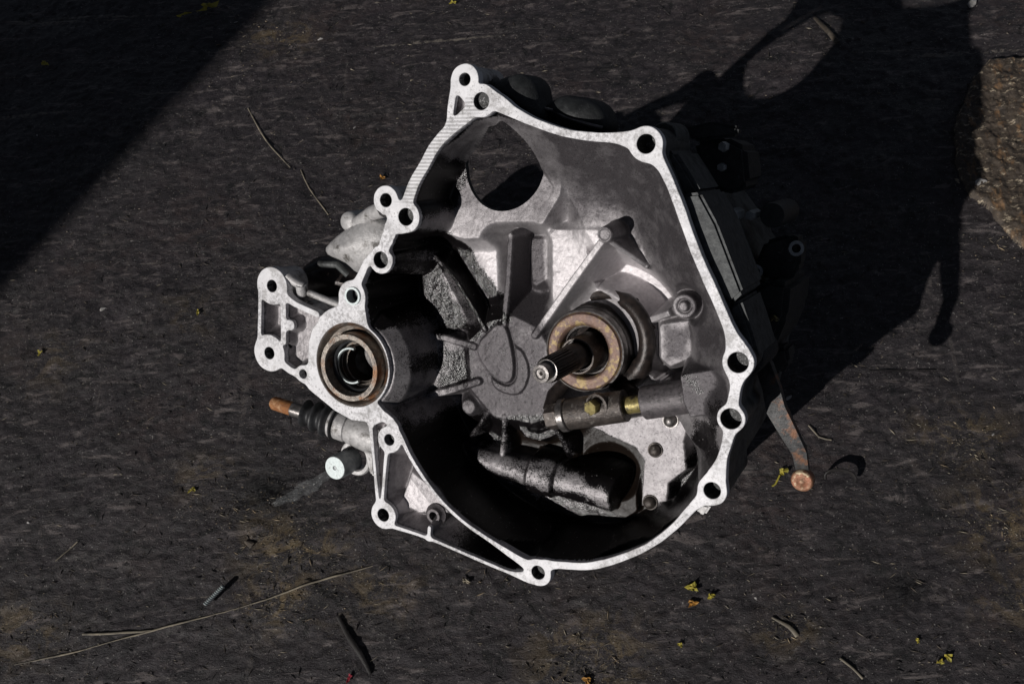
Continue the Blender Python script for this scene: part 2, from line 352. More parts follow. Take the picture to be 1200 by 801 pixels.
# chewed, uneven stretch near the upper left bosses
zone = np.exp(-(((S.X - L(446, 285)[0]) / .028) ** 2 + ((S.Y - L(446, 285)[1]) / .04) ** 2))
solid = solid + zone * fbm(S.X, S.Y, 260, 3, 4) * .0018 + fbm(S.X, S.Y, 60, 3, 9) * .0005
def flange():
    loops = [simplify(q) for q in contours(np.maximum(solid, -(S.disc(SEALC, SEALR))), S.xs, S.ys)]
    loops = [q for q in loops if len(q) > 12]
    for x, y, R, h, d, k in BOSS: loops.append(circle(L(x, y), h * sc(x, y), 36))
    cu = bpy.data.curves.new('c', 'CURVE'); cu.dimensions = '2D'; cu.fill_mode = 'BOTH'; cu.extrude = .0045; cu.bevel_depth = .0007; cu.offset = -.0006; cu.bevel_resolution = 1
    for q in loops:
        sp = cu.splines.new('POLY'); sp.points.add(len(q) - 1); sp.use_cyclic_u = True
        sp.points.foreach_set('co', np.c_[q, np.zeros(len(q)), np.ones(len(q))].ravel())
    t = bpy.data.objects.new('t', cu); COL.objects.link(t); dg = bpy.context.evaluated_depsgraph_get()
    me = bpy.data.meshes.new_from_object(t.evaluated_get(dg)); bpy.data.objects.remove(t)
    me.transform(Matrix.Translation((0, 0, -.0052)))
    v = np.zeros(len(me.vertices) * 3); me.vertices.foreach_get('co', v); v = v.reshape(-1, 3)
    pts, rr = band_local(BANDS[11]); d = np.full(len(v), 9.)
    for i in range(len(pts) - 1):
        a, b = pts[i], pts[i + 1]; e = b - a; tt = np.clip(((v[:, :2] - a) @ e) / (e @ e), 0, 1); d = np.minimum(d, np.hypot(*(v[:, :2] - a - tt[:, None] * e).T))
    at = me.attributes.new('hatch', 'FLOAT', 'POINT'); at.data.foreach_set('value', np.where(d < .0095, 1., 0.).astype(np.float32))
    me.materials.clear()
    o = link('mounting_flange', me, M['mach'], root, smooth=True); autosmooth(o, 30); return o
flange()

# ------------------------------------------------------------------ casting surface inside the flange
MAINP = [(552, 140), (580, 134), (630, 147), (690, 162), (745, 172), (772, 196), (815, 295), (852, 395), (858, 430), (852, 520), (828, 580), (760, 636), (690, 660), (635, 660), (574, 633), (545, 613), (520, 590), (497, 561), (480, 534), (467, 508), (452, 490), (440, 470), (412, 440), (415, 390), (414, 350), (440, 300), (470, 262), (484, 222), (510, 175)]
POCK = {  # outline, floor depth
    'web': ([(436, 497), (452, 489), (467, 508), (480, 535), (520, 590), (574, 633), (622, 665), (598, 671), (502, 631), (450, 612), (443, 590)], -.05),
    'ear': ([(303, 340), (332, 340), (333, 410), (303, 405)], -.022),
    'earplate': ([(333, 352), (372, 368), (364, 400), (362, 425), (352, 438), (333, 425)], -.016),
    'topear': ([(530, 95), (545, 95), (560, 120), (545, 137), (526, 147)], -.012)}
T = SD(gx0, gx1, gy0, gy1, .0009)
from_s = lambda A: None
def resample(A):
    fx = (T.X - S.xs[0]) / S.h; fy = (T.Y - S.ys[0]) / S.h
    ix = np.clip(fx.astype(int), 0, len(S.xs) - 2); iy = np.clip(fy.astype(int), 0, len(S.ys) - 2); tx = fx - ix; ty = fy - iy
    return (A[iy, ix] * (1 - tx) + A[iy, ix + 1] * tx) * (1 - ty) + (A[iy + 1, ix] * (1 - tx) + A[iy + 1, ix + 1] * tx) * ty
sol = resample(solid)
def Lp(pts, z): return [L(x, y, z) for x, y in pts]
def cast_surface():
    X, Y = T.X, T.Y
    main = T.poly(Lp(MAINP, 0)); dom = np.minimum(sol, main); floor = np.full(X.shape, -.098)
    for k, (pp, zf) in POCK.items():
        q = T.poly(Lp(pp, 0)); dom = np.minimum(dom, q); floor = np.where((q < .0) & (q < main), zf, floor)
    ispock = floor > -.09
    dw = np.maximum(sol, 0)
    # draft of the wall: steep at the lower left, a wide cone towards the upper right
    a0 = np.array(L(640, 400)); ux, uy = (X - a0[0]), (Y - a0[1]); tt = (ux * .86 + uy * .5) / .2
    w = np.clip((tt + .02) / .42, 0, 1); w = w * w * (3 - 2 * w)
    lowr = np.clip((-.075 - uy) / .07, 0, 1); w = w * (1 - lowr * .75)
    floor = np.where(ispock, floor, floor + .028 * np.clip(w * 1.5 - .35, 0, 1))
    slope = 8. + (1.15 - 8.) * np.clip(w * 1.25, 0, 1) ** .7
    floor = np.where(ispock, floor, floor + fbm(X, Y, 14, 3, 2) * .006)
    z = floor.copy()
    def up(sd, zt, slope_=3., k=.004):
        nonlocal z; z = np.where(ispock, z, smax(z, zt - np.maximum(sd, 0) * slope_, k))
    def down(sd, zb, slope_=3., k=.004):
        nonlocal z; z = np.where(ispock, z, smin(z, zb + np.maximum(sd, 0) * slope_, k))
    def poly(pts, zt, slope_=3., k=.004, rnd=.004, fn=up): fn(T.poly(Lp(pts, zt)) - rnd + .004 - .004, zt, slope_, k)
    def rib(pts, zs, wpx, slope_=5., k=.003):
        lp = [L(x, y, zz) for (x, y), zz in zip(pts, zs)]; x, y = pts[0]
        sd, zz = T.capz(lp, zs, wpx / 2 * sc(x, y, zs[0])); up(sd, zz, slope_, k)
    # wall cone first
    zw = -.004 - dw * slope - np.maximum(dw - .02, 0) * 0
    z = np.where(ispock, smax(z, -.004 - dw * 3.2, .004), smax(z, zw, .022))
    sd_ = T.disc(SEALC, SEALR + .0045); d_ = np.maximum(sd_, 0); z = np.where(ispock, z, smax(z, -.006 - d_ * 1.5 - np.maximum(d_ - .0105, 0) * 7, .004))
    # starter-motor face
    poly([(505, 262), (545, 273), (598, 270), (632, 256), (650, 226), (656, 190), (648, 160), (620, 140), (575, 120), (535, 140), (500, 200)], -.060, 1.8, .010, .006)
    # blocks behind the clutch shaft
    poly([(533, 282), (594, 284), (590, 350), (575, 352)], -.083, 2., .010)
    poly([(648, 276), (700, 276), (702, 300), (665, 352), (648, 352)], -.072, 1.8, .014, .006)
    poly([(608, 284), (643, 284), (643, 365), (612, 372)], -.108, 2.4, .008, .003, down)
    poly([(626, 284), (641, 284), (640, 322), (628, 330)], -.086, 1.4, .012, .004)
    poly([(718, 290), (738, 298), (742, 322), (766, 345), (786, 372), (774, 380), (740, 345), (712, 328), (705, 318)], -.066, 1.6, .011, .005)
    # round land about the bearing and the channel outside it
    bc = L(712, 396, -.09); R1 = 68 * sc(712, 396, -.09)
    rad = np.hypot(X - bc[0], Y - bc[1]); up(rad - R1, -.086, 1.7, .009)
    ang = np.arctan2(Y - bc[1], X - bc[0]); arcm = (ang > -.55) & (ang < 1.75)
    down(np.where(arcm, np.abs(rad - R1 - .011) - .0045, 9), -.112, 2.2, .007)
    # hub, badge and crescent
    poly([(552, 402), (575, 380), (600, 374), (628, 388), (640, 412), (650, 450), (648, 485), (622, 492), (580, 484), (556, 455)], -.062, 1.3, .012, .004)
    badge = [(583.5, 379), (592, 382), (598, 399), (602, 422), (601, 442), (592, 448), (575, 437), (562, 417), (562, 402), (574, 388)]
    cres = [(602, 405), (613, 415), (619, 437), (611, 458), (596, 461), (578, 450), (580, 420)]
    q = T.poly(Lp(catmull(cres + cres[:1], 3)[:-1], -.06)); up(q, -.0595, 2.5, .0015)
    q = T.poly(Lp(catmull(badge + badge[:1], 3)[:-1], -.06)) - .001; down(np.abs(q) - .0006, -.064, 2, .001); up(q + .0015, -.0575, 2.5, .0015)
    # ribs
    rib([(598, 276), (595, 330), (590, 380)], [-.054, -.055, -.058], 6.5)
    rib([(706, 281), (666, 336), (626, 393)], [-.036, -.046, -.058], 8)
    rib([(716, 284), (757, 312)], [-.042, -.066], 5)
    up(T.disc(L(708, 275, -.032), 9 * sc(708, 275, -.03)), -.032, 9, .001)
    down(T.disc(L(708, 275, -.032), 6.5 * sc(708, 275, -.03)), -.0335, 3, .001)
    rib([(502, 296), (520, 311), (534, 328), (550, 354), (568, 386)], [-.07, -.066, -.063, -.061, -.06], 5)
    # bowl left of the arc rib is drafted
    poly([(495, 300), (512, 312), (548, 380), (520, 385), (500, 345)], -.078, 1.2, .012, .003)
    rib([(489, 392), (517, 395), (555, 406)], [-.064, -.062, -.060], 7)
    poly([(497, 396), (550, 408), (548, 442), (505, 455)], -.070, 2.2, .005)
    rib([(494, 465), (525, 458), (560, 447)], [-.066, -.062, -.058], 7)
    up(T.disc(L(552, 475, -.07), 9 * sc(552, 475)), -.064, 1.8, .006)
    rib([(572, 482), (562, 497), (552, 510)], [-.062, -.067, -.074], 4.5)
    rib([(591, 488), (590, 510), (588, 531)], [-.062, -.066, -.072], 5.5)
    rib([(648, 498), (658, 515), (666, 535)], [-.06, -.066, -.074], 5)
    rib([(612, 500), (618, 508), (632, 512), (648, 506)], [-.07] * 4, 9, 3)
    # starter sleeve lying along the bottom: half cylinder with two collars
    ax = [L(534, 524, -.07), L(560, 541, -.066), L(706, 584, -.062)]
    def halfcyl(a, b, r0, r1, zc0, zc1):
        nonlocal z
        a, b = np.array(a), np.array(b); e = b - a; t_ = ((X - a[0]) * e[0] + (Y - a[1]) * e[1]) / (e @ e); d = np.abs((X - a[0]) * e[1] - (Y - a[1]) * e[0]) / np.linalg.norm(e)
        tc = np.clip(t_, 0, 1); r = r0 + (r1 - r0) * tc; zc = zc0 + (zc1 - zc0) * tc; dd = d / r
        hgt = zc + r * np.sqrt(np.clip(1 - dd ** 2, 0, 1)) - np.maximum(np.maximum(t_ - 1, -t_), 0) * np.linalg.norm(e) * 6
        hgt = np.where(dd < 1, hgt, -9); z = np.where(ispock, z, smax(z, hgt, .0008))
    poly([(545, 545), (560, 556), (618, 588), (716, 612), (742, 596), (740, 560), (640, 540), (560, 525)], -.087, 3.5, .004)
    halfcyl(L(536, 522, -.075), L(562, 540, -.07), .003, .013, -.088, -.080)
    halfcyl(L(560, 540, -.07), L(616, 556, -.068), .0130, .0150, -.080, -.078)
    halfcyl(L(620, 556, -.065), L(647, 564, -.065), 0.0220, 0.0220, -.078, -.078)
    halfcyl(L(651, 564, -.065), L(716, 582, -.064), .0190, .0200, -.078, -.078)
    pc = L(716, 548, -.1); e1 = np.hypot((X - pc[0]) / 1.15, Y - pc[1]); pitz = -.122 + (e1 / .034) ** 2 * .036; z = np.where(ispock, z, smin(z, np.where(e1 < .05, pitz, 9.), .004))
    halfcyl(L(651, 564, -.065), L(716, 582, -.064), .0190, .0200, -.078, -.078)
    # riveted plate at the lower right and the pit beside it
    poly([(692, 499), (750, 487), (809, 486), (801, 517), (804, 550), (783, 566), (781, 587), (752, 592), (755, 540), (745, 524), (716, 511)], -.072, 5, .003, 0)
    # far boss with pin, its arm, pad
    c = L(801, 359, -.058); s_ = sc(801, 359, -.058)
    rib([(789, 365), (754, 378)], [-.062, -.078], 7)
    down(T.disc(c, 19 * s_), -.072, 3, .003); up(T.disc(c, 14 * s_), -.060, 5, .002); down(np.abs(T.disc(c, 7.5 * s_)) - .0005, -.063, 4, .001); up(T.disc(c, 5.5 * s_), -.057, 5, .001)
    poly([(778, 384), (806, 380), (813, 396), (808, 414), (786, 424), (779, 418)], -.066, 2.5, .005)
    # cheek that carries the fork shaft
    poly([(800, 441), (846, 434), (852, 480), (810, 486), (803, 470)], -.022, 5, .005, .002)
    # pocket details
    pm = ispock & (T.poly(Lp(POCK['web'][0], 0)) < 0)
    q = T.poly(Lp([(483, 553), (470, 590), (492, 600), (525, 600), (510, 575)], -.02)); z = np.where(pm, smax(z, -.020 - np.maximum(q, 0) * 2., .004), z)
    z += fbm(X, Y, 150, 3, 7) * .0005 + fbm(X, Y, 420, 2, 8) * .00022
    z = np.where(sol < 0, -.0045, np.minimum(z, -.0045))
    # starter opening
    th = np.linspace(0, 2 * math.pi, 72, endpoint=False)
    win = np.array([L(590 + 46.5 * math.cos(t) + 2 * math.cos(2 * t), 191 + 56.5 * math.sin(t), -.060) for t in th]); wsd = np.maximum(T.poly(win), .0078 - dw)
    # ---- stains, with shade and lit patches painted in (fixed to the casting)
    def soft(pts, zz, w_=.008): return np.clip(.5 - T.poly(Lp(pts, zz)) / w_ / 2, 0, 1)
    oil_and_shade = np.zeros(X.shape); gr = np.full(X.shape, .55)
    nz = fbm(X, Y, 35, 4, 12) * .012
    def add(A, pts, zz, val, w_=.008):
        q = T.poly(Lp(pts, zz)) + nz; f = np.clip(.5 - q / (2 * w_), 0, 1); A[:] = A + (val - A) * f
    add(gr, [(560, 100), (800, 150), (870, 400), (860, 440), (800, 420), (770, 330), (700, 262), (655, 262), (640, 150)], -.03, .9, .02)
    add(gr, [(600, 276), (645, 276), (645, 380), (600, 380)], -.09, .8, .008)  # recess beside the upright rib: its shade painted in as darker tone
    add(gr, [(520, 370), (640, 370), (660, 500), (540, 500)], -.06, .95, .02)
    add(oil_and_shade, [(545, 365), (640, 370), (655, 500), (545, 500)], -.06, .30, .015)
    add(gr, [(500, 250), (650, 262), (665, 180), (640, 130), (530, 130)], -.06, .72, .006)
    add(gr, [(640, 270), (700, 270), (745, 300), (780, 400), (770, 440), (650, 370)], -.08, .05, .012)
    add(gr, [(535, 275), (592, 278), (590, 350)], -.08, -.05, .006)  # lit triangle next to the left wall's shadow, painted paler
    add(gr, [(690, 495), (812, 480), (806, 550), (750, 600)], -.07, .50, .006)
    add(gr, [(798, 436), (856, 430), (860, 490), (800, 490)], -.025, 1.0, .004)
    add(gr, [(775, 380), (812, 376), (818, 396), (810, 420), (775, 426)], -.066, .95, .004)
    add(gr, [(606, 280), (643, 280), (643, 372), (606, 372)], -.1, 1.1, .004)  # same recess, its shade painted darker still
    # black sludge down the left and bottom, with the walls' shade painted in
    add(oil_and_shade, [(400, 200), (560, 130), (546, 180), (540, 240), (520, 262), (592, 372), (560, 392), (490, 388), (470, 480), (450, 480), (440, 300)], -.06, 1.1, .006)
    add(oil_and_shade, [(440, 470), (500, 470), (560, 490), (640, 495), (680, 510), (750, 510), (760, 600), (830, 500), (858, 470), (840, 600), (700, 700), (560, 660)], -.07, 1., .012)
    add(oil_and_shade, [(440, 480), (520, 540), (620, 590), (720, 612), (840, 590), (830, 620), (700, 700), (560, 660)], -.06, 1.3, .006)
    add(oil_and_shade, [(490, 395), (552, 408), (550, 448), (500, 460)], -.07, .74, .010)
    add(oil_and_shade, [(482, 300), (505, 296), (556, 378), (540, 388), (490, 388)], -.07, .8, .012)
    add(oil_and_shade, [(512, 318), (525, 325), (556, 378), (540, 378)], -.07, .50, .003)
    add(oil_and_shade, [(800, 420), (856, 470), (852, 560), (770, 600), (790, 560), (812, 520), (812, 485), (846, 485)], -.05, .95, .008)
    add(oil_and_shade, [(556, 480), (600, 490), (650, 488), (700, 498), (748, 520), (756, 600), (600, 600)], -.078, 1.1, .006)
    add(oil_and_shade, [(692, 499), (750, 487), (809, 486), (801, 517), (804, 550), (783, 566), (781, 587), (752, 592), (755, 540), (745, 524), (716, 511)], -.072, .15, .003)
    add(oil_and_shade, [(545, 522), (640, 545), (716, 566), (716, 594), (640, 572), (548, 546)], -.060, .40, .004)  # thinner black along the bulge paints its highlight
    add(oil_and_shade, [(440, 375), (470, 385), (484, 410), (486, 445), (470, 485), (440, 480)], -.022, .30, .003)
    ridge = [[(502, 296), (568, 386)], [(489, 392), (555, 406)], [(494, 465), (560, 447)], [(572, 482), (552, 510)], [(591, 488), (588, 531)], [(648, 498), (666, 535)], [(560, 556), (620, 588)], [(620, 588), (720, 612)]]
    for r in ridge:
        q = T.cap(Lp(r, -.065), [.003, .003]); f = np.clip(1 - q / .003, 0, 1) * .55; oil_and_shade = oil_and_shade * (1 - f) + .38 * f
    add(oil_and_shade, [(545, 466), (562, 466), (562, 485), (545, 485)], -.068, .35, .004)
    oil_and_shade = np.where(pm, np.clip((T.X - L(500, 600)[0]) / .05, 0, 1) * .9, oil_and_shade); oil_and_shade = np.where(ispock & ~pm, .1, oil_and_shade)
    gr = np.where(pm, .5, gr)
    q = T.poly(Lp([(484, 555), (477, 590), (492, 600), (512, 590)], -.03)); oil_and_shade = np.where(pm & (q < 0), 0, oil_and_shade); gr = np.where(pm & (q < 0), -.1, gr)  # lit slope of the web pocket, its brightness painted into the masks
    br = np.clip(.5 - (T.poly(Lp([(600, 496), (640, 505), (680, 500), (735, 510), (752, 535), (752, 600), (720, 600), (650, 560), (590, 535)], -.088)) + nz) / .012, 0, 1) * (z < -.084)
    # ---- mesh
    def build(name, mask, mat):
        keep = mask.copy(); idx = -np.ones(X.shape, int); cell = keep[:-1, :-1] & keep[:-1, 1:] & keep[1:, 1:] & keep[1:, :-1]
        used = np.zeros(X.shape, bool)
        for a, b in ((0, 0), (0, 1), (1, 1), (1, 0)): used[a:a + cell.shape[0], b:b + cell.shape[1]] |= cell
        idx[used] = np.arange(used.sum()); J, I = np.nonzero(cell)
        Fq = np.stack([idx[J, I], idx[J, I + 1], idx[J + 1, I + 1], idx[J + 1, I]], 1)
        # pull the ragged border of the opening onto its outline
        VX, VY = X.copy(), Y.copy()
        gy, gx = np.gradient(wsd, T.h); near = (np.abs(wsd) < T.h * 1.6)
        bd = used & near & ~(np.roll(cell_full(cell, X.shape), 0) == 4)
        VX = np.where(bd, X - gx * (wsd - 0.0), X); VY = np.where(bd, Y - gy * (wsd - 0.0), Y)
        V = np.c_[VX[used], VY[used], z[used]]
        me = bpy.data.meshes.new(name); me.vertices.add(len(V)); me.vertices.foreach_set('co', V.ravel().astype(np.float32))
        me.loops.add(len(Fq) * 4); me.loops.foreach_set('vertex_index', Fq.ravel().astype(np.int32)); me.polygons.add(len(Fq))
        me.polygons.foreach_set('loop_start', (np.arange(len(Fq)) * 4).astype(np.int32)); me.update(calc_edges=True)
        for nm, A in (('oil_and_shade', oil_and_shade), ('grime_and_shade', gr), ('brown', br)):
            at = me.attributes.new(nm, 'FLOAT', 'POINT'); at.data.foreach_set('value', A[used].astype(np.float32))
        return link(name, me, mat, root)
    m0 = (dom < -.0008) & (wsd > 0) & (T.disc(SEALC, SEALR * .97) > 0)
    for x, y, R, h, d, k in BOSS: m0 &= T.disc(L(x, y), (h + .3) * sc(x, y)) > 0
    build('bell_housing', m0 & (~ispock | (sol < .0012)), M['cast']); build('web_pocket', m0 & (ispock | (sol < .0)), M['cast'])
    # rim wall of the opening
    V = []; n = len(win); c = win.mean(0)
    for k, (f, zz) in enumerate(((1.0, -.0605), (1.004, -.0615), (1.004, -.067))):
        for q in win: e = c + (q - c) * f; V.append((e[0], e[1], zz))
    Fc = [(i * n + k, i * n + (k + 1) % n, (i + 1) * n + (k + 1) % n, (i + 1) * n + k) for i in range(2) for k in range(n)]
    link('starter_opening_rim', me_from(V, Fc), M['darkcast'], root)
def cell_full(cell, shp):
    c = np.zeros(shp, int)
    for a, b in ((0, 0), (0, 1), (1, 1), (1, 0)): c[a:a + cell.shape[0], b:b + cell.shape[1]] += cell
    return c
cast_surface()

# ------------------------------------------------------------------ outer shell and gear case
def skirt():
    # outline of the whole housing at the flange, pushed a little inwards, drawn down
    main = np.minimum(S.poly(Lp(MAINP, 0)), np.minimum(solid, S.poly(Lp(POCK['web'][0], 0))))
    lim = S.poly([L(*q) for q in [(482, 100), (600, 60), (820, 120), (920, 420), (880, 620), (640, 720), (425, 640), (425, 490), (340, 470), (345, 360), (395, 340), (430, 285), (455, 262), (470, 200)]])
    loops = contours(smax(main, lim, .004) + .002, S.xs, S.ys); q = max(loops, key=len); q = simplify(q, .003); n = len(q)
    c = np.array(L(680, 400)); V = []
    tl = np.array(L(540, 160)); dtl = np.hypot(*(q - tl).T); dep = .098 - .050 * np.clip(1.9 - dtl / .075, 0, 1)
    hgt = np.array([GN @ (np.array([x, y, 0]) - GO) for x, y in q]); dep = np.minimum(dep, hgt / GN[2] * .85)
    for f, e in ((0, 1.), (.25, .998), (.75, .995), (1., .993), (1.02, .985)):
        for k in range(n): x, y = c + (q[k] - c) * e; V.append((x, y, -.009 - f * (dep[k] - .009)))
    m = 5; Fc = [(i * n + k, i * n + (k + 1) % n, (i + 1) * n + (k + 1) % n, (i + 1) * n + k) for i in range(m - 1) for k in range(n)]
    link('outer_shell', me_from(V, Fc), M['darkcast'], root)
skirt()
for x, y, R, h, d, k in BOSS:
    o3 = P(x, y); s_ = sc(x, y); R_ = (R - 1.2) * s_; r_ = h * s_
    hh = GN @ (o3 - GO); d = min(d, hh / GN[2] * .7)
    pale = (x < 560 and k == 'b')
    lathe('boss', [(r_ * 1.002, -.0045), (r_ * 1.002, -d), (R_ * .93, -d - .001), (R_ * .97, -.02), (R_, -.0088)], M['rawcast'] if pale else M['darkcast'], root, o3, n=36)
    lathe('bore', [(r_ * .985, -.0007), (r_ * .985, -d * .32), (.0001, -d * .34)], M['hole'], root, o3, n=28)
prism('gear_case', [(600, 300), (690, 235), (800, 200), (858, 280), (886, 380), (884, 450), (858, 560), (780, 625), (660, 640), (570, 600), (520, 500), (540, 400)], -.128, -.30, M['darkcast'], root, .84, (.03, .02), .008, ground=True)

# ------------------------------------------------------------------ clutch shaft, release bearing
def at(px, py, z): return P(px, py, z)
tip = at(633.5, 438, .034); s0 = sc(633, 438, .034)
ax0 = at(684, 412, -.05); AX = tip - ax0; AXu = AX / np.linalg.norm(AX); LN = np.linalg.norm(AX)
spl = lambda t, r, h: (1 + .055 * (1 if math.cos(t * 24) > 0 else -1))
rt = 11.6 * s0
lathe('input_shaft', [(rt * 1.45, -.05), (rt * 1.45, LN * .05), (rt * 1.45, LN * .38), (rt * 1.28, LN * .43), (rt * 1.28, LN * .45)], M['darksteel'], root, ax0, AXu, 72)
lathe('shaft_spline', [(rt * 1.32, LN * .42), (rt * 1.32, LN * .83), (rt * 1.2, LN * .86)], M['darksteel'], root, ax0, AXu, 192, spl)
lathe('shaft_collar', [(rt * 1.15, LN * .84), (rt * 1.22, LN * .865), (rt * .92, LN * .872), (rt * .92, LN * .9)], M['steel'], root, ax0, AXu, 48)
lathe('shaft_tip', [(rt * .92, LN * .86), (rt * .98, LN * .97), (rt * .93, LN * 1.0), (rt * .62, LN * 1.002), (rt * .5, LN * .992), (rt * .2, LN * .990), (rt * .14, LN * .95), (.0001, LN * .94)], M['steel'], root, ax0, AXu, 48)
sb = sc(684, 412, -.05); z_ = np.array([0, 0, 1.])
lathe('release_bearing', [(30.5 * sb, -.012), (31 * sb, -.001), (33.5 * sb, .001), (38 * sb, -.0002), (41 * sb, .0008), (44.5 * sb, .0002), (46 * sb, -.003), (48 * sb, -.0045)], M['bearing'], root, ax0, z_, 96, ang=50)
lathe('bearing_shell', [(46.3 * sb, -.004), (47 * sb, -.0015), (48.8 * sb, -.002), (49.5 * sb, -.005), (49.5 * sb, -.013), (48.8 * sb, -.0135)], M['steel'], root, ax0, z_, 96)
lathe('bearing_carrier', [(28 * sb, -.010), (48.5 * sb, -.0125), (50.5 * sb, -.016), (50.5 * sb, -.03), (53 * sb, -.032), (53 * sb, -.05)], M['darksteel'], root, ax0, z_, 96)
gt = at(676, 417.5, -.034); sg = sc(676, 417, -.034)
lathe('guide_tube', [(18.5 * sg, -.05), (18.5 * sg, -.003), (19.3 * sg, 0), (21.2 * sg, 0), (22.2 * sg, -.003), (22.2 * sg, -.05)], M['sleeve'], root, gt, z_, 64)
lathe('bearing_gap_washer', [(21 * sb, -.028), (31.5 * sb, -.024), (31.5 * sb, -.008)], M['darksteel'], root, ax0, z_, 60)  # dark washer added to hide the bright floor in the bearing gap
lathe('guide_tube_seal', [(17.5 * sg, -.05), (17.5 * sg, -.006), (18.6 * sg, -.006)], M['darksteel'], root, gt, z_, 48)
# fork: two arms hugging the carrier plus bridge to the sleeve
SH0 = at(648, 488, -.040); SH1 = at(846, 458, -.040)
fc = at(712, 397, -.085); fr = 53 * sc(712, 397, -.085)
pts = [fc + np.array([math.cos(a) * fr, math.sin(a) * fr, .012 * math.cos(a * 1.0)]) for a in np.linspace(math.radians(120), math.radians(-75), 22)]
tube('clutch_fork', pts + [at(742, 466, -.055)], [.006] * 6 + [.0085] * 10 + [.011] * 7, M['darksteel'], root, 10)
for t, w in ((55, .006), (15, .007), (-15, .006)):
    a = math.radians(t); p0 = fc + np.array([math.cos(a) * fr, math.sin(a) * fr, .006])
    tube('fork_clip', [p0 + np.array([-.008, -.004, .002]), p0 + np.array([0, 0, .006]), p0 + np.array([.005, .005, -.004])], .0022, M['darksteel'], root, 8)
pb = [at(648, 460, -.05), at(640, 478, -.055), at(646, 492, -.05)]
tube('fork_finger', [at(662, 448, -.062), at(650, 462, -.055), at(646, 480, -.045)], [.007, .008, .009], M['darksteel'], root, 10)
def seg(name, t0, t1, r, mat, n=48, extra=None, ang=30):
    L_ = np.linalg.norm(SH1 - SH0); pr = extra or [(0.0001, t0 * L_), (r * .93, t0 * L_), (r, t0 * L_ + .001), (r, t1 * L_ - .001), (r * .93, t1 * L_), (.0001, t1 * L_)]
    return lathe(name, pr, mat, root, SH0, SH1 - SH0, n, ang=ang)
LL = np.linalg.norm(SH1 - SH0)
seg('fork_shaft', .02, .82, .0075, M['brass'])
seg('fork_sleeve', .10, .455, .0160, M['sleeve'])
seg('sleeve_collar', .055, .10, .0172, M['steel'], extra=None)
seg('fork_lug', -.03, .05, .0135, M['sleeve'], n=6)
seg('bush', .445, .56, .0088, M['brass'])
seg('shaft_housing', .56, .82, .0165, M['housing'])
# clamp bolt through the sleeve
bp = at(694, 477, -.022)
lathe('clamp_bolt', [(.0001, .004), (.0072, .004), (.0078, .003), (.0078, -.004), (.0001, -.004)], M['brass'], root, bp, (-.25, -.1, 1), 6)
lathe('bolt_seat', [(.0125, -.006), (.0122, .0005), (.0100, .001), (.0095, -.003), (.0080, -.003)], M['sleeve'], root, at(699, 475.5, -.026), (-.2, -.05, 1), 36)
# rivets on the plate
for x, y, r in ((786, 492, 8), (768, 527, 7.5), (762, 588, 7.5)):
    s_ = sc(x, y, -.07) * r
    lathe('rivet', [(s_ * 1.25, -.001), (s_ * 1.2, .0012), (s_, .001), (s_ * .95, .004), (s_ * .7, .0065), (s_ * .35, .0078), (.0001, .008)], M['steel'] if r == 8 else M['sleeve'], root, at(x, y, -.0715), z_, 28, ang=60)
# ------------------------------------------------------------------ drive-shaft seal at the left
sc0 = np.array([*SEALC, 0]); R = SEALR
lathe('seal_seat', [(R * 1.012, -.003), (R * .955, .0008), (R * .93, -.001), (R * .90, -.010), (R * .80, -.012)], M['seal'], root, sc0, z_, 80, ang=40)
cI = at(408.5, 431, .004); rI = 39.5 * sc(408, 431)
lathe('oil_seal', [(rI * 1.02, -.02), (rI * 1.02, -.003), (rI, 0), (rI * .86, 0), (rI * .83, -.003), (rI * .80, -.022), (rI * .55, -.026)], M['seal'], root, cI, z_, 80, ang=40)
lathe('seal_lip', [(rI * .78, -.012), (rI * .72, -.014), (rI * .70, -.03)], M['rubber'], root, cI, z_, 60)
c2 = at(412, 428, -.014); r2 = 20 * sc(412, 428)
pts = [c2 + np.array([math.cos(a) * r2, math.sin(a) * r2 * 1.05, 0]) for a in np.linspace(math.radians(75), math.radians(300), 30)]
tube('circlip', pts, .0016, M['palemetal'], root, 8, 1.5)
lathe('side_gear_bore', [(rI * .6, -.02), (rI * .56, -.05), (.0001, -.052)], M['darksteel'], root, cI, z_, 40)
lathe('pocket_boss', [(5.5 * sc(507, 604), -.03), (5.5 * sc(507, 604), 0), (8.6 * sc(507, 604), 0), (9.2 * sc(507, 604), -.002), (9.8 * sc(507, 604), -.004), (13.5 * sc(507, 604), -.006), (14.5 * sc(507, 604), -.04)], M['housing'], root, at(507.5, 604.5, -.012), z_, 40, ang=50)
lathe('pocket_boss_bore', [(5.4 * sc(507, 604), -.001), (5.4 * sc(507, 604), -.03), (.0001, -.031)], M['hole'], root, at(507.5, 604.5, -.012), z_, 30)
# N boss sleeve
o3 = at(412.5, 347, .002); s_ = sc(412, 347)
lathe('dowel_sleeve', [(8.2 * s_, -.02), (8.2 * s_, 0), (10.6 * s_, 0), (11.2 * s_, -.003)], M['palemetal'], root, o3, z_, 40)
